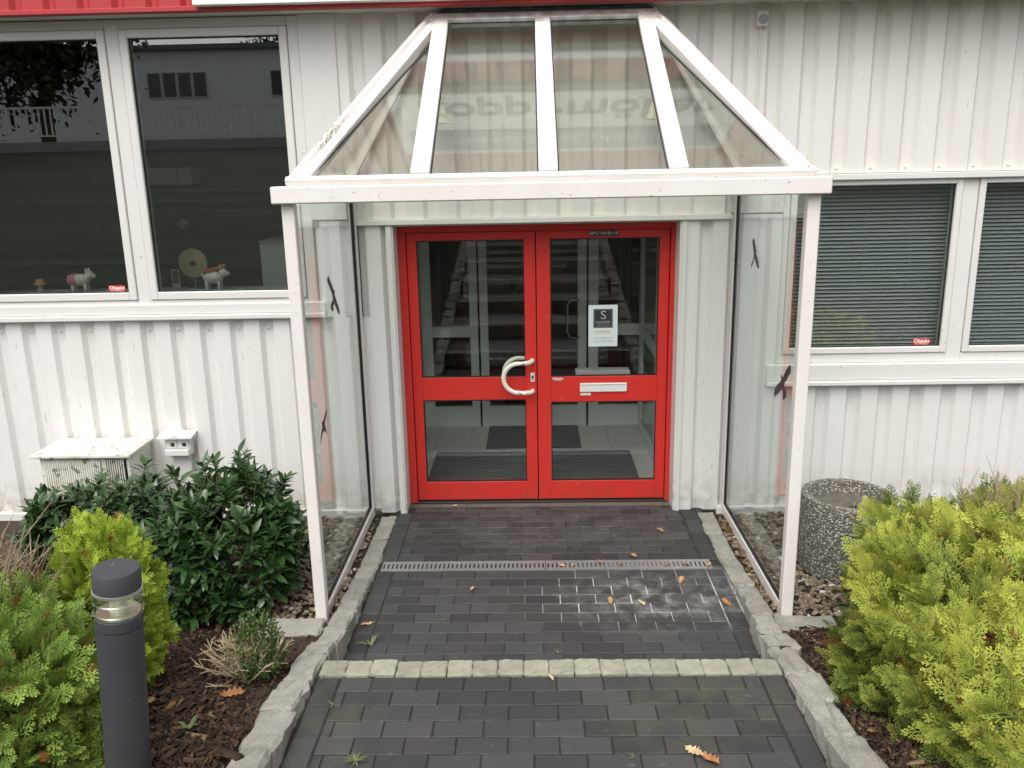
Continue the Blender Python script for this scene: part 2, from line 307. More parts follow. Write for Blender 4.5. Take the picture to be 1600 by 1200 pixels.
# ------------------------------------------------------------------ the ground
KERB = [(-12, 3.2), (-8, 2.60), (2.0, 0.45), (2.75, 0.325), (3.4, 0.235), (3.85, 0.12), (4.6, 0.03), (4.95, 0.005), (6, 0.0)]
BED = [(-12, 3.17), (-8, 2.57), (2.0, 0.42), (2.75, 0.295), (3.4, 0.19), (3.85, 0.065), (4.0, 0.02), (4.15, -0.025), (6, -0.03)]
def bed(y): return lin(y, BED)
def path_z(y):
    if y > 3.39: return 0.0
    if y > 2.55: return 0.22
    if y < -7.9: return 2.6
    return 0.22 + 0.17 * (math.floor((2.55 - y) / 0.8) + 1)
def ground():
    xs = [-200, -80, -30, -14, -8, -5, -4, -3.2, -2.6, -2.2, -1.8, -1.5, -1.3, -1.06, -1.05, 0, 1.20, 1.21, 1.4, 1.7, 2.1, 2.6, 3.2, 4, 5, 8, 14, 30, 80, 200]
    ys = [-300, -120, -60, -30, -14, -12, -10, -9] + [round(-8 + 0.4 * i, 3) for i in range(25)] + [round(2.0 + 0.15 * i, 3) for i in range(26)] + [5.95, 8, 12, 40, 120, 400]
    V = []; F = []
    for y in ys:
        for x in xs:
            z = bed(y) if y < 5.9 else -0.10
            if y < -8: z = lin(y, [(-300, 3.4), (-14, 3.2), (-10, 3.0), (-8, 2.57)])
            if -1.055 < x < 1.205: z = (path_z(y) if y > -8 else z) - (0.12 if y > 2.2 else 0.35)
            elif abs(x) > 1.3 and abs(x) < 30 and y < 5.7: z += 0.015 * math.sin(x * 5.1 + y * 3) + 0.012 * math.sin(y * 7 - x * 2)
            if y > 5.8: z = -0.14
            V.append((x, y, z))
    n = len(xs)
    for j in range(len(ys) - 1):
        for i in range(n - 1): F.append((j * n + i, j * n + i + 1, (j + 1) * n + i + 1, (j + 1) * n + i))
    mb = MB(); mb.v = V; mb.f = F
    o = mb.build('ground', 'soil'); o['kind'] = 'structure'
    # grass on the slope behind the viewer and the far land
    me = o.data; me.materials.append(MATS['grassland'])
    for p in me.polygons:
        c = p.center
        if c.y < 0.5 or abs(c.x) > 5: p.material_index = 1
ground()
# --- paved path
lower = box('lower_path', 'joint', None, -0.99, 1.16, 3.40, 5.80, -0.09, -0.0045); lower['kind'] = 'structure'
upper = box('upper_path', 'joint', None, -0.99, 1.09, 2.50, 3.33, 0.0, 0.213); upper['kind'] = 'structure'
PAV = {}
def paver(parent, x0, x1, y0, y1, z):
    lx, ly = round(x1 - x0, 3), round(y1 - y0, 3); g = 0.0022
    key = (lx, ly)
    if key not in PAV:
        a, b, h, c = lx / 2 - g, ly / 2 - g, 0.05, 0.0035
        vs = [(-a, -b, -h), (a, -b, -h), (a, b, -h), (-a, b, -h), (-a, -b, -c), (a, -b, -c), (a, b, -c), (-a, b, -c), (-a + c, -b + c, 0), (a - c, -b + c, 0), (a - c, b - c, 0), (-a + c, b - c, 0)]
        fs = [(8, 9, 10, 11)] + [(i, (i + 1) % 4, 4 + (i + 1) % 4, 4 + i) for i in range(4)] + [(4 + i, 4 + (i + 1) % 4, 8 + (i + 1) % 4, 8 + i) for i in range(4)]
        me = bpy.data.meshes.new('paver'); me.from_pydata(vs, [], fs); me.materials.append(MATS['paver']); PAV[key] = me
    o = bpy.data.objects.new('paver', PAV[key]); COL.objects.link(o); o.parent = parent
    o.location = (round((x0 + x1) / 2, 4) + random.uniform(-.0008, .0008), (y0 + y1) / 2 + random.uniform(-.0008, .0008), z + random.uniform(-.0018, .0012))
    o.rotation_euler = (random.uniform(-.006, .006), random.uniform(-.004, .004), random.uniform(-.004, .004))
def rows(parent, ylist, xl, xr, z, ph0):
    for k, (y0, y1) in enumerate(ylist):
        x = xl - (ph0 + (0.1015 if k % 2 else 0.0)) % 0.203
        while x < xr - 0.004:
            a, b = max(x, xl), min(x + 0.203, xr)
            if b - a > 0.02: paver(parent, round(a, 3), round(b, 3), y0, y1, z)
            x += 0.203
P_ = 0.1025
far = [(4.918 + i * P_, 4.918 + (i + 1) * P_) for i in range(8)] + [(5.738, 5.80)]
near = [(4.785 - (i + 1) * P_, 4.785 - i * P_) for i in range(13)]
rows(lower, far, -0.872, 1.04, 0.0, 0.03); rows(lower, near, -0.872, 1.04, 0.0, 0.105)
def border(parent, xa, xb, y0, y1, z):
    y = y0
    while y < y1 - 0.03:
        e = min(y + 0.205, y1); paver(parent, xa, xb, y, e, z); y = e
border(lower, -0.978, -0.876, 3.452, 4.785, 0); border(lower, 1.044, 1.146, 3.452, 4.785, 0)
border(lower, -0.978, -0.876, 4.918, 5.70, 0); border(lower, 1.044, 1.146, 4.918, 5.70, 0)
upr = [(3.325 - (i + 1) * P_, 3.325 - i * P_) for i in range(8)]
rows(upper, upr, -0.868, 0.975, 0.22, 0.06)
border(upper, -0.974, -0.872, 2.505, 3.325, 0.22); border(upper, 0.979, 1.078, 2.505, 3.325, 0.22)
for a, b in ((-0.978, -0.965), (1.09, 1.146)): box('paver_infill', 'joint', lower, a, b, 4.785, 4.918, -0.02, -0.003)
box('threshold_bed', 'mortar', lower, -0.93, 1.0, 5.802, 5.862, -0.02, 0.002)
# --- granite setts and kerbs
def stone(lx, ly, lz, j=0.006, nx=3, ny=3, bev=0.012):
    """roughly dressed block, top at z=0, centred in x,y"""
    bm = bmesh.new(); bmesh.ops.create_cube(bm, size=1.0)
    for v in bm.verts: v.co = Vector((v.co.x * lx, v.co.y * ly, (v.co.z - 0.5) * lz))
    bmesh.ops.bevel(bm, geom=[e for e in bm.edges if max(v.co.z for v in e.verts) > -lz * 0.5], offset=bev, segments=1, affect='EDGES')
    bmesh.ops.subdivide_edges(bm, edges=[e for e in bm.edges if e.calc_length() > 0.05], cuts=3, use_grid_fill=True)
    for v in bm.verts: v.co += Vector((random.gauss(0, j * 0.7), random.gauss(0, j * 0.7), random.gauss(0, j * 0.6)))
    me = bpy.data.meshes.new('stone'); bm.to_mesh(me); bm.free(); return me
SETT = [stone(0.1155, 0.115, 0.2, 0.0024, bev=0.006) for _ in range(9)]
for m_ in SETT: m_.materials.append(MATS['granite_moss'])
def sett_row(name, yc, zt, xl, xr):
    st = box(name, 'joint', None, xl + 0.004, xr - 0.004, yc - 0.052, yc + 0.052, zt - 0.24, zt - 0.016); st['kind'] = 'structure'
    n = round((xr - xl) / 0.1165); w_ = (xr - xl) / n
    for i in range(n):
        o = bpy.data.objects.new('sett', random.choice(SETT)); COL.objects.link(o); o.parent = st
        o.location = (xl + (i + .5) * w_, yc + random.uniform(-.005, .005), zt + random.uniform(-.003, .003))
        o.rotation_euler = (random.uniform(-.02, .02), random.uniform(-.02, .02), random.choice((0, math.pi)) + random.uniform(-.04, .04)); o.scale = (w_ / 0.1165 * random.uniform(.98, 1.0), random.uniform(.98, 1.03), 1)
sett_row('step_edge', 3.39, 0.228, -0.975, 1.085)
for k in range(13):
    y = 2.44 - 0.8 * k; zt = 0.39 + 0.17 * k
    sett_row('step_edge', y, zt, -0.975, 1.085)
    t = box('stair_tread', 'paver', None, -0.985, 1.09, y - 0.8 + 0.055, y - 0.055, zt - 0.4, zt - 0.004); t['kind'] = 'structure'
def kerb_in(side, y): return -0.98 - 0.003 if side < 0 else lin(y, [(3.3, 1.086), (4.3, 1.152), (6, 1.15)])
for side in (-1, 1):
    kb = MB()
    root = None
    y = 5.66; first = True; stones = []
    while y > -8:
        L_ = random.uniform(0.13, 0.24) if y > 3.7 else random.uniform(0.2, 0.34)
        wd = 0.115 if y > 3.9 else random.uniform(0.125, 0.15)
        stones.append((y, L_, wd)); y -= L_ + 0.003
    x = kerb_in(side, 5)
    base = MB()
    for (y, L_, wd) in stones:
        xi = kerb_in(side, y - L_ / 2) + side * 0.012; z = lin(y - L_ / 2, KERB)
        base.box(min(xi, xi + side * 0.09), max(xi, xi + side * 0.09), y - L_, y, z - 0.3, z - 0.035)
    root = base.build('kerb', 'joint'); root['kind'] = 'structure'
    shared = [stone(0.14, 0.28, 0.3, 0.007) for _ in range(5)]
    for q in shared: q.materials.append(MATS['granite'])
    for (y, L_, wd) in stones:
        yc = y - L_ / 2; z = lin(yc, KERB); sl = (lin(yc - .1, KERB) - lin(yc + .1, KERB)) / 0.2
        if y > 2.0:
            me = stone(wd, L_ - 0.002, 0.30, 0.0045 if y > 3.9 else 0.007, bev=0.010 if y > 3.9 else 0.014); me.materials.append(MATS['granite'])
        else: me = random.choice(shared)
        o = bpy.data.objects.new('kerb_stone', me); COL.objects.link(o); o.parent = root
        o.location = (kerb_in(side, yc) + side * wd / 2 + random.uniform(-.004, .004), yc, z + random.uniform(-.006, .006)); o.rotation_euler = (-math.atan(sl) * 0.9, random.uniform(-.03, .03), random.uniform(-.02, .02))
        if y <= 2.0: o.scale = (1, L_ / 0.28, 1)
# street and land behind the viewer
st = box('street', 'street', None, -120, 120, -24, -16, 2.9, 3.262); st['kind'] = 'structure'

# ------------------------------------------------------------------ the building
B = thing('office_building', 'white ribbed metal office building with red roof edge and red entrance', 'building', (0.05, 5.72, 0))
YW = 5.72
def clad(name, mat, x0, x1, z0, z1, y, pitch, phase, face=0.50, depth=0.034, slope=0.026, parent=B, t=0.0):
    xs = []; k = math.floor((x0 - phase) / pitch) - 1
    while True:
        b = phase + k * pitch
        for dx, d in ((0, 0), (pitch * face, 0), (pitch * face + slope, depth), (pitch - slope, depth)): xs.append((b + dx, d))
        k += 1
        if b > x1: break
    def dep(x):
        return float(np.interp(x, [a for a, _ in xs], [d for _, d in xs]))
    pts = [(x0, dep(x0))] + [(a, d) for a, d in xs if x0 + 1e-4 < a < x1 - 1e-4] + [(x1, dep(x1))]
    mb = MB(); n = len(pts)
    mb.add([(a, y + d, z) for z in (z0, z1) for a, d in pts], [(i, i + 1, n + i + 1, n + i) for i in range(n - 1)])
    mb.add([(a, y + d + 0.002, z0) for a, d in pts] + [(a, y + 0.045, z0) for a, d in pts], [(i, i + 1, n + i + 1, n + i) for i in range(n - 1)])
    return mb.build(name, mat, parent), pts
up_, _ = clad('wall_cladding', 'clad', -1.216, 5.6, 2.325, 3.40, YW, 0.2205, 1.385)
up2, _ = clad('lintel_cladding', 'clad', -1.21, 1.66, 2.085, 2.325, YW + 0.0015, 0.2205, 1.385)
lo_, _ = clad('wall_cladding', 'clad_low', -5.6, -1.10, 0.03, 1.435, YW, 0.2076, -3.64)
lr_, _ = clad('wall_cladding', 'clad_low', 1.66, 5.6, 0.03, 0.915, YW, 0.215, 1.41)
jl, _ = clad('entrance_cladding', 'clad_low', -1.155, -0.93, 0.0, 2.075, YW - 0.005, 0.19, -1.10, 0.5)
jr, _ = clad('entrance_cladding', 'clad_low', 0.99, 1.66, 0.0, 2.075, YW - 0.005, 0.19, 1.02, 0.5)
jm, _ = clad('wall_cladding', 'clad_low', -1.45, -1.16, 1.435, 2.08, YW + 0.003, 0.2, -1.4, 0.62)
# screws on the sheets
sc = MB()
for z, x0, x1, p, ph in ((1.36, -5.4, -1.3, 0.2076, -3.64 + 0.155), (2.36, 1.5, 5.4, 0.2205, 1.385 + 0.17), (0.10, 1.7, 3.4, 0.215, 1.41 + 0.16)):
    x = ph
    while x > x0: x -= p
    while x < x1:
        if x > x0: sc.lathe([(0.009, -0.002), (0.009, 0.004), (0.005, 0.006)], 8, (x, YW + 0.030, z), axis='y')
        x += p
sc.build('cladding_screws', 'frame_white', B)['kind'] = 'stuff'
box('base_flashing', 'frame_white', B, -5.6, -1.20, YW - 0.022, YW + 0.05, -0.045, 0.028, 0.004)
box('base_flashing', 'frame_white', B, 1.30, 5.6, YW - 0.022, YW + 0.05, -0.045, 0.028, 0.004)
box('plinth', 'concrete', B, -5.6, -0.95, YW + 0.02, 5.88, -0.4, -0.046); box('plinth', 'concrete', B, 1.0, 5.6, YW + 0.02, 5.88, -0.4, -0.046)
# reveals and head of the entrance recess
box('door_reveal', 'clad_low', B, -0.932, -0.918, YW - 0.008, 5.90, -0.01, 2.074, 0.002)
box('door_reveal', 'clad_low', B, 0.988, 1.002, YW - 0.008, 5.90, -0.01, 2.074, 0.002)
box('lintel_trim', 'frame_white', B, -1.19, 1.32, YW - 0.03, YW + 0.05, 2.048, 2.084, 0.003)
box('reveal_head', 'clad_low', B, -0.93, 1.0, YW + 0.051, 5.93, 2.034, 2.06)
box('corner_trim', 'frame_white', B, -0.965, -0.93, YW - 0.018, YW - 0.0085, -0.01, 2.046); box('corner_trim', 'frame_white', B, 1.0, 1.032, YW - 0.018, YW - 0.0085, -0.01, 2.046)
box('corner_trim', 'frame_white', B, -1.452, -1.217, YW - 0.012, YW + 0.04, 2.09, 3.362, 0.004)
box('window_head_trim', 'frame_white', B, 1.62, 5.6, YW - 0.03, YW + 0.05, 2.283, 2.322, 0.004)
# core walls, with the openings
for a in ((-5.6, -1.45, -0.2, 1.44), (-1.45, -0.935, -0.2, 3.4), (1.005, 1.66, -0.2, 3.4), (-0.935, 1.005, 2.062, 3.4), (1.66, 5.6, -0.2, 1.03), (1.66, 5.6, 2.31, 3.4)):
    box('core_wall', 'room_mid', B, a[0], a[1], 5.768, 5.90, a[2], a[3])
# rooms behind
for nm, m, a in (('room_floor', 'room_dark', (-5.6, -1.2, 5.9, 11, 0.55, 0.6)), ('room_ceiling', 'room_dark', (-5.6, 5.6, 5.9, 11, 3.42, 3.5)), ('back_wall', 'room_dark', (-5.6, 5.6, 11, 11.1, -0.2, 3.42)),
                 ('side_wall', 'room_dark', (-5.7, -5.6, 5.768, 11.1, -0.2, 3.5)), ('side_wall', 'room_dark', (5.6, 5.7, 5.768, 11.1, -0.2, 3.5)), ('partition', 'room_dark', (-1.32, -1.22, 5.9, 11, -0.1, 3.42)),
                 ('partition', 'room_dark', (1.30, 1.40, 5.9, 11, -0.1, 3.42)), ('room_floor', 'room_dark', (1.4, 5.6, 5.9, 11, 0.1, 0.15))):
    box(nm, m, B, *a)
# left window: two big panes
def window(glasses, x0, x1, z0, z1, y0, y1, gl, fr=0.055):
    wn = MB()
    xs = [x0] + [c for g in glasses for c in (g[0] - fr, g[1] + fr)] + [x1]
    for i in range(0, len(xs), 2):
        if xs[i + 1] - xs[i] > 0.004: wn.box(xs[i], xs[i + 1], y0, y1, z0, z1)
    gz0, gz1 = glasses[0][2], glasses[0][3]
    for g in glasses:
        wn.box(g[0] - fr, g[1] + fr, y0, y1, z0, gz0 - fr); wn.box(g[0] - fr, g[1] + fr, y0, y1, gz1 + fr, z1)
    W = wn.build('window', 'frame_white', B, 0.004)
    for g in glasses:
        a, b, c, d = g; s = MB()
        s.box(a - fr + .003, a, y0 - 0.012, y1 - .01, c - fr + .003, d + fr - .003).box(b, b + fr - .003, y0 - 0.012, y1 - .01, c - fr + .003, d + fr - .003)
        s.box(a, b, y0 - 0.012, y1 - .01, c - fr + .003, c).box(a, b, y0 - 0.012, y1 - .01, d, d + fr - .003)
        s.build('sash', 'frame_white', W, 0.005)
        k = MB().box(a, a + .006, y0 + .008, y0 + .02, c, d).box(b - .006, b, y0 + .008, y0 + .02, c, d).box(a + .006, b - .006, y0 + .008, y0 + .02, c, c + .006).box(a + .006, b - .006, y0 + .008, y0 + .02, d - .006, d)
        k.build('gasket', 'black', W)
        MB().box(a + .001, b - .001, y0 + 0.021, y0 + 0.027, c + .001, d - .001).build('pane', gl, W)
    return W
WL = window([(-3.72, -2.742, 1.627, 3.245), (-2.545, -1.578, 1.627, 3.245)], -4.2, -1.453, 1.475, 3.358, YW + 0.0, YW + 0.085, 'glass_win')
box('sill', 'frame_white', WL, -5.6, -1.40, YW - 0.045, YW + 0.06, 1.438, 1.474, 0.006); box('sill', 'frame_white', WL, -5.6, -1.40, YW - 0.020, YW + 0.06, 1.475, 1.545, 0.005)
box('blank_panel', 'frame_white', WL, -5.6, -4.201, YW, YW + 0.085, 1.475, 3.358)
WR = window([(1.75, 2.77, 1.170, 2.247), (2.962, 3.98, 1.170, 2.247)], 1.662, 5.6, 1.062, 2.282, YW + 0.01, YW + 0.09, 'glass_win', 0.045)
box('sill', 'frame_white', WR, 1.60, 5.6, YW - 0.05, YW + 0.06, 0.912, 0.945, 0.006); box('sill', 'frame_white', WR, 1.60, 5.6, YW - 0.028, YW + 0.06, 0.946, 1.061, 0.006)
# roof edge
fs_, _ = clad('fascia', 'fascia_red', -5.8, 5.8, 3.385, 5.40, 5.50, 0.21, -2.02, 0.62, 0.03)
box('fascia_lip', 'fascia_red', B, -5.8, 5.8, 5.485, 5.56, 3.356, 3.384, 0.003)
box('soffit', 'frame_white', B, -5.8, 5.8, 5.561, 5.90, 3.363, 3.383)
box('roof', 'far_roof', B, -5.8, 5.8, 5.55, 11.2, 5.30, 5.40)
frv = MB()
for i in range(26):
    x = -4.2 + i * 0.21 + 0.165
    if x < -2.1: frv.lathe([(0.007, -0.002), (0.007, 0.004)], 8, (x, 5.53, 3.405), axis='y')
frv.build('fascia_rivets', 'fascia_red', B)['kind'] = 'stuff'
# sign board above (its lower edge shows; the rest is mirrored in the canopy glass)
aw = thing('light_trough', 'long white light trough along the red roof edge above the entrance', 'light fitting', (0.4, 5.42, 3.375))
box('housing', 'white_paint', aw, -2.0, 5.6, 5.425, 5.482, 3.376, 3.47, 0.004)
sg = thing('sign_board', 'white company sign on the red roof edge, mirrored in the canopy glass', 'sign', (0.3, 5.42, 3.9))
box('board', 'white_paint', sg, -0.98, 1.50, 5.44, 5.498, 3.90, 4.86, 0.004)
box('band', 'print_grey', sg, -0.90, 1.42, 5.434, 5.4385, 4.46, 4.80)
text('kopp+möller', 0.40, 'print_dark', (0.26, 5.436, 4.16), sg, wx=1.0, bold=0.008)
text('einrichtung planung', 0.21, 'white_paint', (0.26, 5.432, 4.62), sg, wx=1.1)
# ---- entrance door
YD = 5.90
fr = MB().box(-0.917, -0.864, YD - 0.02, YD + 0.06, 0.0, 2.030).box(0.957, 0.987, YD - 0.02, YD + 0.06, 0.0, 2.030).box(-0.864, 0.957, YD - 0.02, YD + 0.06, 1.984, 2.030)
fr.build('door_frame', 'red', B, 0.003)
box('threshold', 'metal_dark', B, -0.864, 0.957, YD - 0.035, YD + 0.06, -0.01, 0.014, 0.002)
def leaf(x0, x1, g0, g1, zm0, zm1, midrail_over):
    d = MB().box(x0, g0, YD, YD + 0.05, 0.02, 1.980).box(g1, x1, YD, YD + 0.05, 0.02, 1.980).box(g0, g1, YD, YD + 0.05, 0.02, 0.16).box(g0, g1, YD, YD + 0.05, 1.925, 1.980)
    D = d.build('door', 'red', B, 0.002)
    y0 = YD + (0.003 if not midrail_over else -0.003)
    MB().box(g0 + 0.0005, g1 - 0.0005, y0, YD + 0.048, zm0, zm1).build('mid_rail', 'red', D, 0.002)
    for c, e in ((0.16, zm0), (zm1, 1.925)):
        k = MB().box(g0, g0 + .007, YD + .006, YD + .024, c, e).box(g1 - .007, g1, YD + .006, YD + .024, c, e).box(g0 + .007, g1 - .007, YD + .006, YD + .024, c, c + .007).box(g0 + .007, g1 - .007, YD + .006, YD + .024, e - .007, e)
        k.build('gasket', 'black', D)
        MB().box(g0 + .002, g1 - .002, YD + .025, YD + .031, c + .002, e - .002).build('pane', 'glass_door', D)
    return D
DL = leaf(-0.859, 0.0275, -0.793, -0.050, 0.785, 0.953, False)
DR = leaf(0.035, 0.952, 0.130, 0.884, 0.764, 0.950, True)
MB().box(0.020, 0.044, YD + 0.020, YD + 0.045, 0.03, 1.975).box(-0.8635, -0.852, YD + 0.03, YD + 0.045, 0.03, 1.975).box(0.946, 0.9565, YD + 0.03, YD + 0.045, 0.03, 1.975).build('door_seal', 'black', B)
def c_handle(y, sgn, nm):
    pts = []
    for t in np.linspace(90, 270, 15): pts.append((-0.100 + 0.107 * math.cos(rad(t)), y, 0.957 + 0.107 * math.sin(rad(t))))
    pts = [(-0.002, y - sgn * 0.062, 1.072), (-0.004, y - sgn * 0.035, 1.071), (-0.022, y - sgn * 0.008, 1.067), (-0.055, y, 1.064)] + pts + [(-0.055, y, 0.850), (-0.022, y - sgn * 0.008, 0.849), (-0.004, y - sgn * 0.035, 0.848), (-0.002, y - sgn * 0.062, 0.848)]
    MB().tube(pts, 0.0165, 12).build(nm, 'handle_cream', DL, smooth=True)
c_handle(YD - 0.062, -1, 'handle'); c_handle(YD + 0.115, 1, 'handle')
box('lock_plate', 'white_paint', DL, -0.016, 0.014, YD - 0.008, YD - 0.0005, 0.916, 0.982, 0.002)
MB().lathe([(0.008, 0), (0.008, 0.004)], 12, (-0.001, YD - 0.008, 0.955), axis='y').box(-0.004, 0.002, YD - 0.012, YD - 0.008, 0.930, 0.950).build('lock_cylinder', 'metal_dark', DL)
MB().box(0.336, 0.670, YD - 0.014, YD - 0.004, 0.838, 0.902).box(0.340, 0.666, YD - 0.018, YD - 0.014, 0.890, 0.900).build('mail_slot', 'white_paint', DR, 0.003)
MB().box(0.340, 0.414, YD - 0.008, YD - 0.004, 0.808, 0.829).build('name_plate', 'white_paint', DR, 0.002)
box('name_card', 'lamp_cream', DR, 0.350, 0.404, YD - 0.0105, YD - 0.0085, 0.8125, 0.8245)
box('mail_box_back', 'sill_grey', DR, 0.31, 0.70, YD + 0.06, YD + 0.17, 0.76, 0.975, 0.003)
cm = thing('chalk_blessing', 'small black strip with white chalk lettering above the right door pane', 'sign', (0.497, YD, 1.955))
box('strip', 'print_dark', cm, 0.398, 0.597, YD - 0.0035, YD - 0.001, 1.938, 1.974)
text('20*C+M+B+14', 0.031, 'white_paint', (0.497, YD - 0.0042, 1.956), cm)
po = thing('door_poster', 'white paper notice with black logo square behind the right door glass', 'poster', (0.50, YD, 1.165))
PY = YD + 0.0225
box('paper', 'paper', po, 0.398, 0.602, PY - 0.0015, PY, 1.162, 1.458)
box('logo_square', 'print_dark', po, 0.432, 0.568, PY - 0.0030, PY - 0.0018, 1.296, 1.430)
fr4 = MB()
for a in ((0.438, 0.562, 1.4225, 1.4245), (0.438, 0.562, 1.3015, 1.3035), (0.438, 0.440, 1.3035, 1.4225), (0.560, 0.562, 1.3035, 1.4225)): fr4.box(a[0], a[1], PY - 0.0038, PY - 0.0031, a[2], a[3])
fr4.build('logo_border', 'print_grey', po)
t_ = text('S', 0.085, 'print_silver', (0.502, PY - 0.0036, 1.384), po, wx=1.15)
text('SANDER', 0.026, 'print_silver', (0.500, PY - 0.0036, 1.335), po, wx=1.05); text('MANUFAKTUR', 0.013, 'print_silver', (0.500, PY - 0.0036, 1.315), po)
text('Ausstellung', 0.024, 'print_yellow', (0.495, PY - 0.0022, 1.270), po, bold=0.0006); box('underline', 'print_yellow', po, 0.432, 0.560, PY - 0.0026, PY - 0.0018, 1.2525, 1.2545)
text('Am Goldberg 18', 0.019, 'print_grey', (0.500, PY - 0.0022, 1.222), po); text('Telefon 05223 85978', 0.016, 'print_grey', (0.500, PY - 0.0022, 1.198), po)
def sticker(x, y, z, wd, label):
    s = thing('sticker', label, 'sticker', (x, y, z - 0.02), 'red company stickers')
    box('film', 'sticker_red', s, x - wd / 2, x + wd / 2, y - 0.0012, y, z - wd * 0.19, z + wd * 0.19)
    text('Objekt', wd * 0.29, 'white_paint', (x, y - 0.0016, z + wd * 0.035), s, wx=1.12, bold=0.0008); text('einrichtungen', wd * 0.115, 'white_paint', (x, y - 0.0016, z - wd * 0.125), s, wx=1.2)
sticker(-2.835, YW + 0.0205, 1.653, 0.115, 'red sticker with white lettering in the corner of the left window pane')
sticker(2.655, YW + 0.0305, 1.198, 0.115, 'red sticker with white lettering in the corner of the blinded right window')
sticker(0.178, YD - 0.0038, 0.934, 0.085, 'small sticker with white lettering on the right door rail beside the letter slot')

# ---- vestibule seen through the door
box('vestibule_floor', 'joint', B, -1.2, 1.3, 5.965, 7.80, -0.06, -0.004)
vf = thing('x', '', '', (0, 0, 0)); bpy.data.objects.remove(vf)
VF = [o for o in B.children if o.name.startswith('vestibule_floor')][0]
for i in range(8):
    for j in range(6):
        x0 = -1.2 + i * 0.3135; y0 = 5.97 + j * 0.3055
        MB().box(x0 + .002, x0 + .3115, y0 + .002, y0 + .3035, -0.003, 0.003).build('tile', 'vest_tile', VF)
box('vestibule_ceiling', 'vest_grey', B, -1.2, 1.3, 5.965, 7.85, 2.5, 2.55); box('vestibule_wall', 'vest_grey', B, -1.215, -1.02, 5.965, 7.80, 0.0, 2.5); box('vestibule_wall', 'vest_grey', B, 1.245, 1.295, 5.965, 7.80, 0.0, 2.5)
IY = 7.80
ip = MB()
for a, b in ((-1.02, -0.935), (-0.580, -0.505), (-0.485, -0.41), (0.425, 0.505), (0.525, 0.615), (0.998, 1.245)): ip.box(a, b, IY, IY + 0.05, 0.0, 2.5)
for a, b in ((-0.935, -0.58), (-0.41, 0.425), (0.615, 0.998)):
    ip.box(a, b, IY, IY + 0.05, 0.0, 0.20); ip.box(a, b, IY, IY + 0.05, 2.1, 2.5)
    if b - a < 0.6: ip.box(a, b, IY, IY + 0.05, 0.875, 0.978)
IP = ip.build('inner_partition', 'vest_grey', B, 0.003)
for a, b in ((-0.935, -0.58), (-0.41, 0.425), (0.615, 0.998)): MB().box(a, b, IY + 0.02, IY + 0.026, 0.2, 2.1).build('pane', 'glass_door', IP)
MB().tube([(0.437, IY - 0.002, 1.216), (0.42, IY - 0.05, 1.216), (0.35, IY - 0.055, 1.212), (0.328, IY - 0.055, 1.17), (0.326, IY - 0.055, 0.92), (0.348, IY - 0.055, 0.868), (0.42, IY - 0.05, 0.863), (0.437, IY - 0.002, 0.863)], 0.011, 8).build('pull_handle', 'steel', IP, smooth=True)
sp_ = MB()
for a, b in ((5.97, 6.03), (6.75, 6.83), (7.70, 7.79)): sp_.box(1.00, 1.03, a, b, 0.0, 2.5)
for a, b in ((6.03, 6.75), (6.83, 7.70)):
    for z0, z1 in ((0.0, 0.08), (0.875, 0.975), (2.1, 2.5)): sp_.box(1.00, 1.03, a, b, z0, z1)
SPp = sp_.build('side_partition', 'vest_grey', B, 0.003)
box('pane', 'glass_door', SPp, 1.012, 1.018, 6.03, 7.70, 0.08, 2.1)
def ribmat(name, label, x0, x1, y0, y1, n):
    m = thing(name, label, 'doormat', ((x0 + x1) / 2, (y0 + y1) / 2, 0.003)); box('backing', 'black', m, x0, x1, y0, y1, 0.0036, 0.011)
    r = MB(); s = (y1 - y0) / n
    for i in range(n): r.box(x0 + .006, x1 - .006, y0 + i * s + .003, y0 + (i + 1) * s - .006, 0.0112, 0.0185)
    r.build('ribs', 'mat_grey', m)
ribmat('entrance_mat', 'wide ribbed grey mat just inside the red doors', -0.845, 0.83, 6.28, 7.01, 17)
ribmat('carpet_mat', 'smaller dark mat before the inner door of the vestibule', -0.42, 0.42, 7.12, 7.76, 40)

# ------------------------------------------------------------------ glass canopy
C = thing('glass_canopy', 'white framed glass entrance canopy with hipped roof and glazed sides', 'canopy', (0.1, 4.95, 0))
XL, XR, YF, YB, ZG = -1.175, 1.355, 4.20, 5.685, 2.335
MB().box(XL - 0.065, XR + 0.065, YF - 0.075, YF + 0.05, 2.253, ZG).build('gutter', 'canopy_white', C, 0.006)
for x in (XL, XR): MB().box(x - 0.05, x + 0.05, YF + 0.051, YB + 0.03, 2.256, ZG - 0.003).build('side_beam', 'canopy_white', C, 0.005)
SL0, SL1 = Vector((0, YF - 0.04, 2.338)), Vector((0, 5.62, 3.300)); sdir = (SL1 - SL0).normalized(); nrm = Vector((0, -sdir.z, sdir.y))
def slope_pt(x, t, o=0.0): p = SL0.lerp(SL1, t) + nrm * o; return (x, p.y, p.z)
MB().bar(slope_pt(XL + .0, 0.016), slope_pt(XR - .0, 0.016), 0.034, 0.05, nrm).build('eaves_rail', 'canopy_white', C, 0.004)
for x in (-0.528, 0.088, 0.710): MB().bar(slope_pt(x, 0.027), slope_pt(x, 0.985), 0.092, 0.06, nrm, 0.004).build('rafter', 'canopy_white', C, 0.005)
HL, HR = -0.585, 0.765
MB().bar(slope_pt(HL - 0.02, 0.985), slope_pt(HR + 0.02, 0.985), 0.085, 0.058, nrm).build('ridge_rail', 'canopy_white', C, 0.004)
MB().box(HL + 0.03, HR - 0.0, 5.61, 5.718, 3.322, 3.342).build('ridge_shadow_strip', 'metal_dark', C)  # dark strip stands in for the shadow line above the ridge rail
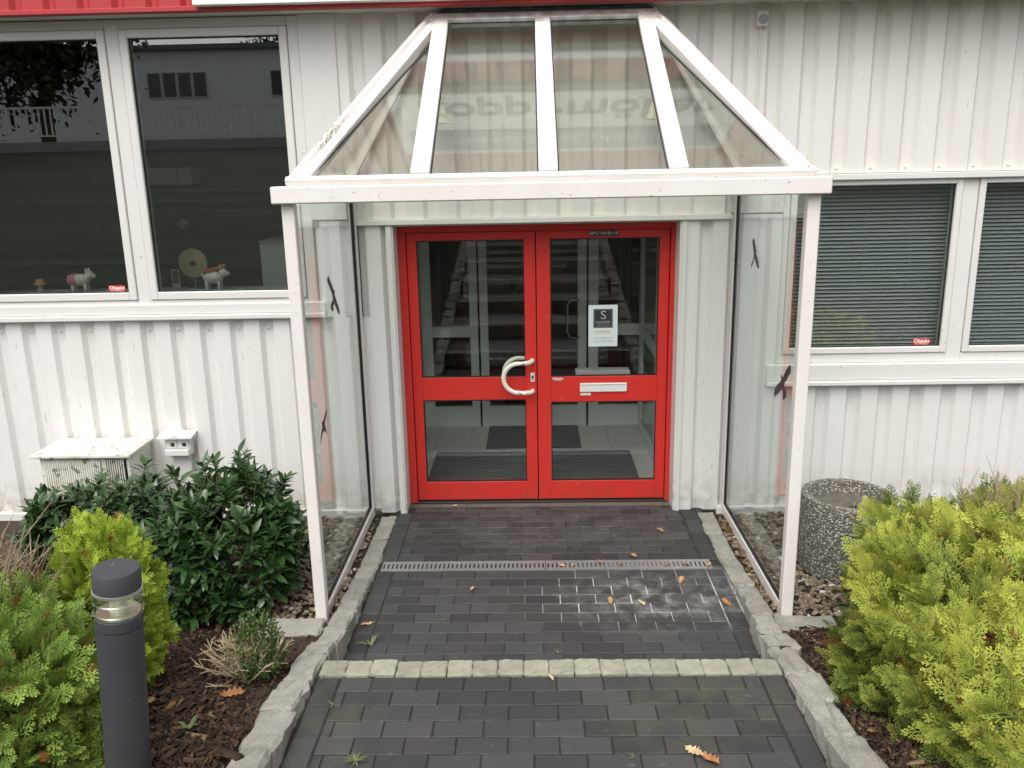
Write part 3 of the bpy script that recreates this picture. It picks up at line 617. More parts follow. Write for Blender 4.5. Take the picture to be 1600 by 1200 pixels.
for x0, x1 in ((XL, HL), (XR, HR)):
    s = 1 if x1 > x0 else -1
    a = Vector(slope_pt(x0 + s * 0.045, 0.02)); b = Vector(slope_pt(x1, 1.0)); sn = Vector((-s * 0.84, 0, 0.54))
    hn = (nrm + sn).normalized()
    MB().bar(a + s * Vector((0.045, 0, 0)), b + s * Vector((0.045, 0, 0)), 0.052, 0.055, nrm).build('hip_rafter', 'canopy_white', C, 0.004)
    MB().bar(a - s * Vector((0.008, 0, 0.0)), b - s * Vector((0.008, 0, 0.0)), 0.050, 0.06, hn).build('hip_cap', 'canopy_white', C, 0.004)
    MB().bar((x0 + s * 0.01, YB + 0.005, 2.36), (x1 - s * 0.0, YB + 0.005, 3.31), 0.045, 0.04, (0, -1, 0)).build('wall_rafter', 'canopy_white', C, 0.004)
    MB().prism([(x0, YF + 0.06, 2.372), (x0, YB - 0.02, 2.372), (x1 - s * .01, 5.63, 3.29)], 0.006).build('pane', 'glass_roof', C)
    # front triangular pane
    xr = -0.575 if s > 0 else 0.757
    t1 = (xr - (x0 + s * 0.11)) / (x1 - x0) if s > 0 else ((x0 - 0.11) - xr) / (x0 - x1)
    MB().prism([slope_pt(x0 + s * 0.10, 0.03), slope_pt(xr, 0.03), slope_pt(xr, t1)], 0.006).build('pane', 'glass_roof', C)
    MB().bar(slope_pt(x0 + s * 0.125, 0.045, 0.006), slope_pt(xr - s * 0.002, t1 - 0.035, 0.006), 0.008, 0.006, nrm).build('gasket', 'black', C)
for a, b in ((-0.481, 0.041), (0.135, 0.663)):
    MB().prism([slope_pt(a, 0.03), slope_pt(b, 0.03), slope_pt(b, 0.96), slope_pt(a, 0.96)], 0.006).build('pane', 'glass_roof', C)
    for q0, q1 in (((a + .003, 0.035), (a + .003, 0.955)), ((b - .003, 0.035), (b - .003, 0.955)), ((a + .008, 0.953), (b - .008, 0.953))):
        MB().bar(slope_pt(q0[0], q0[1], 0.006), slope_pt(q1[0], q1[1], 0.006), 0.006, 0.005, nrm).build('gasket', 'black', C)
for x, s in ((XL, 1), (XR, -1)):
    MB().box(x - 0.031, x + 0.031, YF - 0.03, YF + 0.03, -0.02, 2.252).build('post', 'canopy_white', C, 0.004)
    MB().box(x - 0.02, x + 0.02, YB - 0.01, YB + 0.030, -0.02, 2.255).build('post', 'canopy_white', C, 0.003)
    MB().box(x - 0.02, x + 0.02, YF + 0.031, YB - 0.011, -0.012, 0.055).build('bottom_rail', 'canopy_white', C, 0.003)
    MB().box(x - 0.006, x - 0.000, YF + 0.032, YB - 0.024, 0.068, 2.24).build('pane', 'glass_clear', C)
    MB().box(x - 0.012, x + 0.008, YF + 0.032, YB - 0.024, 0.0555, 0.068).box(x - 0.012, x + 0.008, YB - 0.0235, YB - 0.0105, 0.0555, 2.25).build('gasket', 'black', C)
for x, lab, s in ((XL - 0.14, 'flat granite slab at the foot of the left canopy post', 1), (XR + 0.07, 'flat granite slab at the foot of the right canopy post', -1)):
    m = stone(0.34, 0.17, 0.12, 0.004); m.materials.append(MATS['granite']); o = bpy.data.objects.new('stone_slab', m); COL.objects.link(o)
    o.location = (x, 4.085, 0.04 if s > 0 else 0.035); o.rotation_euler = (0.02, 0, 0.02 * s); tag(o, lab, 'stone slab', 'slabs under the canopy posts')
# bird silhouettes on the glass
def bird(xg, pts, label):
    """cut-out film of a gliding bird: outline in the plane of the glass (y, z)"""
    yc = sum(p[0] for p in pts) / len(pts); zc = sum(p[1] for p in pts) / len(pts)
    me = bpy.data.meshes.new('bird_sticker'); bm = bmesh.new(); vs = [bm.verts.new((0, a - yc, b - zc)) for a, b in pts]; f = bm.faces.new(vs)
    r = bmesh.ops.extrude_face_region(bm, geom=[f]); bmesh.ops.translate(bm, vec=(0.0006, 0, 0), verts=[e for e in r['geom'] if isinstance(e, bmesh.types.BMVert)])
    bmesh.ops.triangulate(bm, faces=bm.faces); bm.to_mesh(me); bm.free(); me.materials.append(MATS['black_film'])
    o = bpy.data.objects.new('bird_sticker', me); COL.objects.link(o); o.location = (xg, yc, zc); tag(o, label, 'sticker', 'bird silhouettes on the canopy glass')
bird(XL + 0.001, [(4.892, 1.819), (4.939, 1.779), (4.976, 1.747), (5.004, 1.717), (5.028, 1.715), (5.033, 1.702), (5.016, 1.691), (5.045, 1.662), (5.07, 1.631), (5.109, 1.597), (5.12, 1.567), (5.096, 1.554), (5.06, 1.583), (5.021, 1.616), (4.995, 1.64), (4.963, 1.631), (4.964, 1.604), (4.93, 1.601), (4.903, 1.619), (4.908, 1.65), (4.959, 1.664), (4.97, 1.684), (4.942, 1.715), (4.899, 1.753), (4.863, 1.784), (4.865, 1.804)], 'upper black bird silhouette on the left canopy glass')
bird(XL + 0.001, [(4.632, 1.091), (4.616, 1.069), (4.582, 1.046), (4.559, 1.027), (4.572, 1.001), (4.582, 0.977), (4.58, 0.956), (4.56, 0.976), (4.535, 0.992), (4.504, 0.991), (4.47, 0.975), (4.439, 0.945), (4.444, 0.973), (4.47, 1.002), (4.502, 1.023), (4.5, 1.045), (4.495, 1.057), (4.52, 1.054), (4.547, 1.057), (4.574, 1.075), (4.609, 1.089)], 'lower black bird silhouette on the left canopy glass')
bird(XR - 0.0075, [(5.242, 1.96), (5.21, 1.951), (5.191, 1.929), (5.175, 1.907), (5.162, 1.898), (5.147, 1.898), (5.159, 1.884), (5.157, 1.875), (5.124, 1.855), (5.093, 1.829), (5.078, 1.807), (5.085, 1.79), (5.112, 1.794), (5.145, 1.814), (5.18, 1.839), (5.207, 1.841), (5.211, 1.826), (5.229, 1.8), (5.249, 1.781), (5.258, 1.79), (5.244, 1.815), (5.215, 1.845), (5.215, 1.865), (5.219, 1.883), (5.24, 1.91), (5.26, 1.938)], 'upper slim black bird silhouette on the right canopy glass')
bird(XR - 0.0075, [(4.38, 1.369), (4.347, 1.371), (4.352, 1.355), (4.337, 1.35), (4.36, 1.337), (4.347, 1.331), (4.378, 1.315), (4.389, 1.299), (4.418, 1.274), (4.444, 1.255), (4.448, 1.236), (4.416, 1.222), (4.399, 1.209), (4.409, 1.184), (4.434, 1.164), (4.46, 1.161), (4.461, 1.183), (4.467, 1.209), (4.488, 1.208), (4.515, 1.192), (4.547, 1.171), (4.576, 1.157), (4.597, 1.138), (4.618, 1.13), (4.606, 1.149), (4.637, 1.144), (4.612, 1.166), (4.621, 1.177), (4.593, 1.198), (4.566, 1.219), (4.53, 1.237), (4.507, 1.257), (4.513, 1.273), (4.52, 1.28), (4.502, 1.292), (4.496, 1.277), (4.473, 1.283), (4.449, 1.311), (4.425, 1.334), (4.4, 1.353)], 'lower large black bird silhouette on the right canopy glass')
# wall lamps under the canopy roof
for x, lab in ((-0.545, 'cone shaped wall lamp under the canopy roof, left one'), (0.785, 'cone shaped wall lamp under the canopy roof, right one')):
    l = thing('wall_lamp', lab, 'lamp', (x, 5.6, 2.68), 'wall lamps under the canopy roof')
    MB().lathe([(0.075, 0.0), (0.070, 0.006), (0.035, 0.06), (0.018, 0.10), (0.014, 0.12), (0.010, 0.12), (0.014, 0.10), (0.030, 0.06), (0.066, 0.004)], 24, (x, 5.6, 2.68)).build('lamp_shade', 'lamp_cream', l, smooth=True)
    MB().tube([(x, 5.6, 2.79), (x, 5.6, 2.83), (x, 5.64, 2.85), (x, 5.72, 2.85)], 0.007, 8).build('bracket', 'lamp_cream', l)
# movement sensor with cable
sn_ = thing('motion_sensor', 'small white motion sensor with cable high on the ribbed wall', 'sensor', (1.45, 5.69, 3.22))
box('housing', 'frame_white', sn_, 1.416, 1.486, 5.665, 5.718, 3.222, 3.316, 0.008)
MB().lathe([(0.029, 0.0), (0.027, 0.010), (0.018, 0.017), (0.0, 0.02)], 20, (1.451, 5.665, 3.262), axis='y').build('lens', 'print_grey', sn_, smooth=True)
MB().tube([(1.449, 5.705, 3.221), (1.450, 5.708, 3.0), (1.447, 5.708, 2.82), (1.451, 5.708, 2.6), (1.449, 5.708, 2.335)], 0.006, 6).build('cable', 'frame_white', sn_)

# ------------------------------------------------------------------ behind the windows
def blind(x0, x1, label):
    b = thing('venetian_blind', label, 'blind', ((x0 + x1) / 2, 5.87, 1.14), 'venetian blinds of the right window')
    box('head_rail', 'blind', b, x0, x1, 5.855, 5.885, 2.262, 2.292)
    me = None
    for i in range(44):
        z = 1.150 + i * 0.0256
        if me is None:
            o = MB().box(x0, x1, -0.0125, 0.0125, -0.0004, 0.0004).build('slat', 'blind', None); me = o.data; o.parent = b
        else:
            o = bpy.data.objects.new('slat', me); COL.objects.link(o); o.parent = b
        o.location = (-b.location.x, 0, z - 1.14); o.rotation_euler = (rad(38 + random.uniform(-2, 2)), 0, 0)
    c = MB()
    for x in (x0 + 0.25, (x0 + x1) / 2, x1 - 0.25): c.box(x - .001, x + .001, 5.855, 5.857, 1.14, 2.27)
    c.build('ladder_cord', 'blind', b)
blind(1.70, 2.815, 'grey venetian blind behind the right window pane beside the canopy')
blind(2.92, 4.03, 'grey venetian blind behind the pane at the right photo edge')
box('inner_sill', 'sill_grey', B, -5.55, -1.46, 5.901, 6.16, 1.575, 1.600)
def pig(x, y, z, s, body, back, label):
    p = thing('pig_figurine', label, 'figurine', (x, y, z)); bm = bmesh.new()
    def ell(c, r, seg=14):
        q = bmesh.ops.create_uvsphere(bm, u_segments=seg, v_segments=8, radius=1.0)
        for v in q['verts']: v.co = Vector((c[0] + v.co.x * r[0], c[1] + v.co.y * r[1], c[2] + v.co.z * r[2]))
    ell((0, 0, .085), (.075, .042, .044)); ell((.075, 0, .118), (.034, .030, .032)); ell((.108, 0, .112), (.014, .016, .014))
    for a, b in ((.045, .022), (.045, -.022), (-.045, .022), (-.045, -.022)): ell((a, b, .032), (.012, .012, .034), 8)
    for b in (.020, -.020): ell((.066, b, .152), (.010, .008, .016), 8)
    ell((-.078, 0, .105), (.010, .006, .012), 8)
    for v in bm.verts: v.co *= s
    me = bpy.data.meshes.new('body'); bm.to_mesh(me); bm.free(); me.materials.append(MATS[body])
    for f in me.polygons: f.use_smooth = True
    o = bpy.data.objects.new('body', me); COL.objects.link(o); o.parent = p
    return p, s
p1, s1 = pig(-3.225, 6.0, 1.601, 1.0, 'pig_white', 'pink', 'white pig figurine with pink hindquarters on the left window sill')
MB().lathe([(0.0, -0.058), (0.028, -0.05), (0.044, -0.025), (0.047, 0.0), (0.044, 0.02)], 16, (0, 0, 0)).build('pink_patch', 'pink', p1, local=True, smooth=True).rotation_euler = (0, rad(80), 0)
[o for o in p1.children if o.name.startswith('pink_patch')][0].location = (-0.03, 0, 0.085)
p2, s2 = pig(-2.262, 6.0, 1.601, 1.0, 'pig_white', 'salmon', 'white pig figurine with salmon feather mane beside the round disc')
tv, tf = [], []
for i in range(220):
    a = random.uniform(-0.7, 0.7); x = random.uniform(-0.06, 0.085); r = 0.046; k = len(tv)
    b0 = Vector((x, r * math.sin(a), 0.085 + r * math.cos(a) + max(0, x) * 0.4)); d = Vector((random.uniform(-.6, .3), math.sin(a), math.cos(a))).normalized() * random.uniform(.012, .03); w_ = Vector((0.005, 0.002, 0))
    tv += [b0 - w_, b0 + w_, b0 + d]; tf.append((k, k + 1, k + 2))
mm = MB(); mm.v = [tuple(v) for v in tv]; mm.f = tf; mm.build('feather_mane', 'salmon', p2, local=True)
d_ = thing('round_disc', 'round brass coloured disc on a small stand behind the left window', 'ornament', (-2.42, 6.06, 1.6))
MB().lathe([(0.026, -0.004), (0.060, 0.002), (0.103, 0.0), (0.103, 0.004), (0.060, 0.008), (0.026, 0.006)], 40, (-2.42, 6.06, 1.785), axis='y').build('disc', 'disc', d_, smooth=True)
MB().lathe([(0.024, -0.01), (0.020, 0.010), (0.008, 0.014)], 16, (-2.42, 6.06, 1.785), axis='y').build('hub', 'black', d_); MB().box(-2.428, -2.412, 6.062, 6.075, 1.612, 1.75).box(-2.47, -2.37, 6.03, 6.10, 1.6, 1.612).build('stand', 'steel', d_)
tl = thing('table_lamp', 'tiny mushroom shaped lamp at the left end of the window sill', 'lamp', (-3.515, 6.0, 1.6))
MB().lathe([(0.042, 0.055), (0.038, 0.065), (0.022, 0.095), (0.018, 0.095), (0.034, 0.062)], 20, (-3.515, 6.0, 1.601)).build('lamp_shade', 'lamp_orange', tl, smooth=True); MB().lathe([(0.024, 0.0), (0.022, 0.03), (0.015, 0.05), (0.012, 0.07)], 16, (-3.515, 6.0, 1.601)).build('foot', 'sill_grey', tl, smooth=True)
cb = thing('grey_cabinet', 'pale grey cabinet standing by the right end of the left window', 'cabinet', (-1.76, 6.4, 0.6)); box('carcass', 'sill_grey', cb, -1.98, -1.56, 6.22, 6.75, 0.6, 1.90, 0.004); box('top', 'room_mid', cb, -1.985, -1.555, 6.215, 6.76, 1.90, 1.92)
cf = thing('photo_frame', 'small grey picture stand beside the round disc', 'picture frame', (-2.545, 6.03, 1.6)); MB().box(-2.575, -2.515, 6.03, 6.036, 1.602, 1.745).build('frame', 'sill_grey', cf, 0.001); box('picture', 'room_dark', cf, -2.567, -2.523, 6.0275, 6.0295, 1.65, 1.735)
wb = thing('hanging_box', 'white box shaped light fitting hanging in the dark office', 'light fitting', (-3.28, 8.0, 2.3)); box('body', 'white_paint', wb, -3.49, -3.08, 7.9, 8.1, 2.31, 2.465, 0.004); MB().tube([(-3.28, 8.0, 2.465), (-3.28, 8.0, 3.42)], 0.004, 6).build('cable', 'black', wb)
orn = thing('hanging_ornament', 'small orange ornament on a thread behind the left window', 'ornament', (-2.9, 7.0, 1.9)); MB().lathe([(0.0, -0.04), (0.035, -0.02), (0.05, 0.01), (0.02, 0.04), (0.0, 0.05)], 12, (-2.84, 7.0, 2.0)).build('body', 'lamp_orange', orn, smooth=True); MB().tube([(-2.84, 7.0, 2.05), (-2.84, 7.0, 3.42)], 0.002, 4).build('thread', 'black', orn)

# ------------------------------------------------------------------ on the ground by the wall
ac = thing('ventilation_unit', 'weathered white slatted ventilation box with algae on its lid by the left wall', 'ventilation unit', (-3.03, 5.5, 0))
box('housing', 'ac_white', ac, -3.335, -2.725, 5.365, 5.70, 0.0, 0.572, 0.004)
MB().box(-3.372, -2.70, 5.322, 5.705, 0.5735, 0.596).build('lid', 'ac_white', ac, 0.004)
for i in range(38):
    x = -3.305 + i * 0.0150
    if x > -2.76: break
    if -2.925 < x < -2.895: continue
    box('slat', 'ac_white', ac, x, x + (0.0105 if x < -2.92 else 0.006), 5.349, 5.3645, 0.30, 0.553)
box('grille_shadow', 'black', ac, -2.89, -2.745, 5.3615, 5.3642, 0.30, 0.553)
so = thing('outdoor_socket', 'white outdoor double socket under a small roofed cover on the left wall', 'socket', (-2.51, 5.7, 0.47))
box('back_box', 'frame_white', so, -2.60, -2.42, 5.655, 5.718, 0.478, 0.612, 0.004)
MB().add([(-2.632, 5.60, 0.612), (-2.388, 5.60, 0.612), (-2.388, 5.717, 0.632), (-2.632, 5.717, 0.632), (-2.632, 5.60, 0.620), (-2.55, 5.60, 0.620), (-2.51, 5.60, 0.640), (-2.47, 5.60, 0.620), (-2.388, 5.60, 0.620), (-2.388, 5.717, 0.640), (-2.47, 5.717, 0.640), (-2.51, 5.717, 0.665), (-2.55, 5.717, 0.640), (-2.632, 5.717, 0.640)],
         [(0, 1, 2, 3), (0, 4, 5, 6, 7, 8, 1), (2, 9, 10, 11, 12, 13, 3), (4, 13, 12, 5), (5, 12, 11, 6), (6, 11, 10, 7), (7, 10, 9, 8), (1, 8, 9, 2), (0, 3, 13, 4)]).build('cover', 'frame_white', so)
for x in (-2.588, -2.506):
    f_ = box('socket', 'white_paint', so, x, x + 0.072, 5.648, 5.6545, 0.53, 0.604, 0.002); box('socket_hole', 'print_dark', f_, x + 0.032, x + 0.058, 5.6445, 5.6475, 0.545, 0.570)
box('lower_flap', 'frame_white', so, -2.595, -2.425, 5.62, 5.6545, 0.482, 0.525, 0.003); box('conduit', 'frame_white', so, -2.575, -2.445, 5.69, 5.718, 0.0, 0.477, 0.004)
pl = thing('round_planter', 'round exposed aggregate concrete planter beside the right canopy glass', 'planter', (1.90, 4.87, -0.03))
PR = [(0.255, 0.0), (0.262, 0.02), (0.272, 0.46), (0.268, 0.475), (0.255, 0.482), (0.232, 0.478), (0.226, 0.46), (0.222, 0.36)]
MB().lathe(PR, 56, (1.90, 4.87, -0.03)).build('pot', 'aggregate', pl, smooth=True)
MB().lathe([(0.223, 0.395), (0.12, 0.405), (0.0, 0.40)], 40, (1.90, 4.87, -0.03), caps=False).build('fill', 'mortar', pl, smooth=True)
# bollard light
bl = thing('bollard_light', 'dark grey cylindrical bollard light with clear glass ring in the left bed', 'bollard light', (-1.430, 2.49, 0.20)); bl.rotation_euler = (0, rad(4.4), 0)
KB = 0.92
def bprof(name, mat, prof, seg=48, caps=True): MB().lathe([(r * KB, (1.264 + (z - 1.066) * KB) - 0.20 - 0.085) for r, z in prof], seg, caps=caps).build(name, mat, bl, smooth=True, local=True)
bprof('pole', 'bollard_grey', [(0.079, 0.0), (0.079, 0.842)])
bprof('collar', 'bollard_grey', [(0.0805, 0.846), (0.0805, 0.884), (0.076, 0.888)])
bprof('glass_ring', 'glass_lamp', [(0.076, 0.8885), (0.0835, 0.892), (0.0850, 0.903), (0.080, 0.907), (0.080, 0.928), (0.0835, 0.932), (0.0835, 0.944), (0.080, 0.948), (0.080, 0.966), (0.0845, 0.970), (0.0845, 0.975)], caps=False)
bprof('rim', 'aluminium', [(0.078, 0.9755), (0.0835, 0.977), (0.0835, 0.986), (0.078, 0.988)])
bprof('lamp_base', 'aluminium', [(0.074, 0.8885), (0.074, 0.897), (0.036, 0.902)])
bprof('reflector', 'handle_cream', [(0.031, 0.9025), (0.029, 0.93), (0.034, 0.950), (0.060, 0.970), (0.074, 0.9752)], 32)
bprof('cap', 'bollard_grey', [(0.0805, 0.9885), (0.0805, 1.056), (0.077, 1.062), (0.02, 1.066), (0.0, 1.066)])
# drain
dr = thing('drain_channel', 'galvanised slotted drain channel across the paving before the door', 'drain', (0.06, 4.85, 0))
box('trough', 'black', dr, -0.958, 1.086, 4.79, 4.912, -0.08, -0.03)
for x0, x1 in ((-0.958, 0.062), (0.067, 1.086)):
    g = MB().box(x0, x1, 4.788, 4.816, -0.03, 0.002).box(x0, x1, 4.886, 4.914, -0.03, 0.002)
    n = 38; pw = (x1 - x0) / n
    for i in range(n + 1):
        a = max(x0, x0 + i * pw - pw * 0.29); b = min(x1, x0 + i * pw + pw * 0.29)
        g.box(a, b, 4.8162, 4.8858, -0.025, 0.0012)
    g.build('grate', 'zinc', dr)

# ------------------------------------------------------------------ plants
def sprig(nb=8):
    """flat fan spray of scale-leaved conifer along +x, in the xy plane, length 1"""
    V = []; F = []; T = []
    def strip(p, q, w0, w1, t0, t1):
        d = np.array(q) - np.array(p); nn = np.array([-d[1], d[0]]); nn = nn / (np.linalg.norm(nn) + 1e-9); k = len(V)
        for (c, wd, s, t) in ((p, w0, -1, t0), (p, w0, 1, t0), (q, w1, 1, t1), (q, w1, -1, t1)):
            c2 = np.array(c) + nn * wd * s; V.append((c2[0], c2[1], -0.16 * c2[0] ** 2 - 0.35 * c2[1] ** 2)); T.append(t)
        F.append((k, k + 1, k + 2, k + 3))
    strip((0, 0), (0.5, 0), .016, .020, -.25, 0); strip((0.5, 0), (1.0, 0.02), .024, .012, 0, .4)
    for i in range(nb):
        t = 0.14 + 0.76 * i / (nb - 1)
        for sg_ in (-1, 1):
            tt = t + 0.035 * sg_; ln = 0.46 * (1 - tt) ** 0.75 + 0.10; an = rad(44 - 14 * tt + random.uniform(-7, 7)) * sg_
            q = (tt + ln * math.cos(an), ln * math.sin(an)); strip((tt, 0), q, .016, .014, -.2 + .2 * tt, .2 + .3 * tt)
            if ln > 0.2:
                for s in (0.42, 0.75):
                    for s2 in (-1, 1):
                        p = (tt + s * ln * math.cos(an), s * ln * math.sin(an)); l2 = 0.44 * ln * (1.2 - s); a2 = an + s2 * rad(38)
                        strip(p, (p[0] + l2 * math.cos(a2), p[1] + l2 * math.sin(a2)), .017, .011, .0 + .2 * tt, .35 + .3 * tt)
    return np.array(V), np.array(F), np.array(T) * 0.75
SPR = [sprig(5) for _ in range(6)]
def conifer(name, label, mat, lobes, n, size, base, tint0, brown=0.012, trunk_h=0.4, group=None, zmin=None, up=0.35, tint_fn=None, core=0.10):
    """lobes: list of (centre, radii, power). Sprays sit over and just under the surface, pointing out."""
    T = thing(name, label, 'conifer', base, group)
    P_l, Nn, Dp = [], [], []
    areas = [l[1][0] * l[1][1] + l[1][0] * l[1][2] + l[1][1] * l[1][2] for l in lobes]; tot = sum(areas)
    for (c, r, pw), ar in zip(lobes, areas):
        k = int(n * ar / tot); d = rng.normal(size=(k * 2, 3)); d /= np.linalg.norm(d, axis=1, keepdims=True)
        d = d[d[:, 2] > -0.75][:k]
        rr = (np.abs(d) ** pw).sum(1) ** (-1 / pw); c, r = np.array(c), np.array(r)
        u = d * rr[:, None]; ph = rng.uniform(0, 6.28, 3)
        lump = 1 + 0.05 * np.sin(u[:, 0] * 7 + ph[0]) * np.sin(u[:, 1] * 6 + ph[1]) + 0.045 * np.sin(u[:, 2] * 9 + u[:, 0] * 4 + ph[2]) + 0.05 * np.sin(u[:, 0] * 19 + ph[1]) * np.sin(u[:, 1] * 17 + u[:, 2] * 15)
        dep = rng.beta(1.2, 3.0, len(u)) * 0.34
        p = c + u * r * (lump * (1 - dep))[:, None]
        nn = np.sign(u) * np.abs(u) ** (pw - 1) / r; nn /= np.linalg.norm(nn, axis=1, keepdims=True)
        keep = np.ones(len(p), bool)
        for (c2, r2, pw2) in lobes:                                # drop what lies deep inside another lobe
            if c2 is not None and not np.allclose(c2, c): keep &= ((np.abs((p - np.array(c2)) / np.array(r2)) ** pw2).sum(1) > 0.5)
        if zmin is not None: keep &= p[:, 2] > zmin
        away = ((np.array([0, 0, 2.4]) - p) * nn).sum(1) < -0.35          # the far side carries fewer sprays
        keep &= ~(away & (rng.random(len(p)) < 0.7))
        P_l.append(p[keep]); Nn.append(nn[keep]); Dp.append(dep[keep])
    p, nn, dep = np.concatenate(P_l), np.concatenate(Nn), np.concatenate(Dp); N = len(p)
    # every sampled point is a branch tip that carries a fan of sprays in one plane
    G = 6; nB = N // G; p, nn, dep = p[:nB * G:G], nn[:nB * G:G], dep[:nB * G:G]
    bax = nn * 0.9 + np.array([0, 0, up]) + rng.normal(size=(nB, 3)) * 0.34; bax /= np.linalg.norm(bax, axis=1, keepdims=True)
    bpl = rng.normal(size=(nB, 3)) + nn * 0.5; bsd = np.cross(bpl, bax); bsd /= np.linalg.norm(bsd, axis=1, keepdims=True)
    blow = rng.normal(size=nB) * 0.13; pb, nb_ = p, nn
    pp, aa, ff, ll = [], [], [], []
    for g in range(G):
        sd_ = (0, -1, 1, -1, 1, 0)[g]; back = (0.0, 0.30, 0.42, 0.75, 0.90, 0.55)[g] * size * 1.1
        pp.append(p - bax * back + bsd * (sd_ * size * 0.10)); aa.append(bax + bsd * (sd_ * 0.75) + rng.normal(size=(nB, 3)) * 0.16); ff.append(np.cross(bax, bsd) + rng.normal(size=(nB, 3)) * 0.22); ll.append(blow)
    p, ax, fl, nn = np.concatenate(pp), np.concatenate(aa), np.concatenate(ff), np.tile(nn, (G, 1)); N = len(p); bl_ = np.concatenate(ll)
    sz = size * rng.uniform(0.65, 1.25, N)
    # fuller, older sprays further in
    nC = int(n * core); qi = rng.integers(0, nB, nC); cp = pb[qi] - nb_[qi] * rng.uniform(.05, .17, (nC, 1)) + rng.normal(size=(nC, 3)) * .03
    p = np.concatenate([p, cp]); ax = np.concatenate([ax, nb_[qi] * .6 + rng.normal(size=(nC, 3)) * .7]); fl = np.concatenate([fl, rng.normal(size=(nC, 3)) + nb_[qi]]); nn = np.concatenate([nn, nb_[qi]])
    sz = np.concatenate([sz, size * rng.uniform(1.3, 1.9, nC)]); bl_ = np.concatenate([bl_, rng.normal(size=nC) * .1]); N = len(p)
    low = 0.5 + 0.5 * np.sin(p[:, 0] * 6.1 + 1) * np.sin(p[:, 1] * 5.3 + p[:, 2] * 4)
    ti = tint0 + 0.28 * low + rng.normal(size=N) * 0.08 + bl_
    if tint_fn is not None: ti = ti + tint_fn(p)
    ti = np.clip(ti, 0, 0.85); ti = np.where(rng.random(N) < brown, 0.97, ti)
    M = frames(p - (ax / np.linalg.norm(ax, axis=1, keepdims=True)) * (sz * 0.45)[:, None], ax, fl, sz)
    vs, fs, ts, off = [], [], [], 0; pick = rng.integers(0, len(SPR), N)
    for q, (sv, sf, st_) in enumerate(SPR):
        v, f, t = scatter(sv, sf, M[pick == q], ti[pick == q], st_); vs.append(v); fs.append(f + off); ts.append(t); off += len(v)
    cr_ = np_mesh('crown', np.concatenate(vs), np.concatenate(fs), mat, T, np.concatenate(ts)); cr_['kind'] = 'stuff'
    tk = MB(); bx, by, bz_ = base
    for i in range(12):
        c, r, pw = random.choice(lobes); e = Vector(c) + Vector((random.uniform(-.7, .7) * r[0], random.uniform(-.7, .7) * r[1], random.uniform(-.2, .75) * r[2]))
        b0 = Vector((bx + random.uniform(-.04, .04) + (c[0] - bx) * .5, by + random.uniform(-.04, .04), bz_)); tk.tube([b0, b0.lerp(e, .5) + Vector((0, 0, .05)), e], [.018, .011, .004], 6)
    tk.build('trunk', 'bark', T)
    return T
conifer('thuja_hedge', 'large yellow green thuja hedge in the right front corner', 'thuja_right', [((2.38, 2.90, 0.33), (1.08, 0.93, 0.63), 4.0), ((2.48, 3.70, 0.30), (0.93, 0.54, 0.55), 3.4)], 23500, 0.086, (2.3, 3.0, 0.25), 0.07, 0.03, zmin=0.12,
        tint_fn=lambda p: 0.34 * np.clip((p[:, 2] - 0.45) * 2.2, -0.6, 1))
conifer('thuja_hedge', 'green thuja hedge behind the larger yellow green one, next to the round planter', 'thuja_rear', [((2.72, 4.30, 0.25), (0.92, 0.26, 0.48), 3.0)], 2800, 0.095, (2.6, 4.3, 0.1), 0.22, 0.02, zmin=0.02)
conifer('thuja_bush', 'bright yellow green upright thuja directly behind the bollard light', 'thuja_yellow', [((-1.84, 3.28, 0.57), (0.215, 0.21, 0.43), 2.5)], 4000, 0.078, (-1.85, 3.28, 0.2), 0.30, 0.015, zmin=0.12)
conifer('thuja_bush', 'green thuja with brown inner sprays at the left photo edge', 'thuja_left', [((-2.10, 2.68, 0.46), (0.56, 0.36, 0.50), 3.0)], 6800, 0.092, (-2.2, 2.65, 0.3), 0.26, 0.06, zmin=0.2)
# bare twigs
def twigs(name, label, base, n, ln, spread, lean, r0=0.006, forks=3, cat='dead shrub'):
    T = thing(name, label, cat, base); mb = MB()
    for i in range(n):
        d = Vector((random.gauss(lean[0], spread), random.gauss(lean[1], spread), 1)).normalized(); L_ = ln * random.uniform(.6, 1.1)
        b0 = Vector(base) + Vector((random.gauss(0, .05), random.gauss(0, .05), 0)); k1 = b0 + d * L_ * .5 + Vector((random.gauss(0, .02), random.gauss(0, .02), 0)); e = b0 + d * L_ + Vector((random.gauss(0, .04), random.gauss(0, .04), 0))
        mb.tube([b0, k1, e], [r0, r0 * .7, r0 * .3], 5)
        for q in range(forks):
            t = random.uniform(.35, .9); s = b0.lerp(e, t); mb.tube([s, s + (d + Vector((random.gauss(0, .7), random.gauss(0, .7), random.gauss(0, .3)))).normalized() * L_ * random.uniform(.15, .35)], [r0 * .5, r0 * .2], 4)
    o = mb.build('branches', 'twig', T); return T
twigs('bare_shrub', 'dry brown leafless twigs above the green thuja at the left edge', (-2.20, 3.00, 0.46), 150, 0.58, 0.22, (0.05, -0.05), 0.006, 6)
twigs('bare_shrub', 'grey brown bare twigs in a gap between the two right hedges', (2.22, 3.72, 0.40), 90, 0.52, 0.28, (0, 0.0), 0.005, 5)
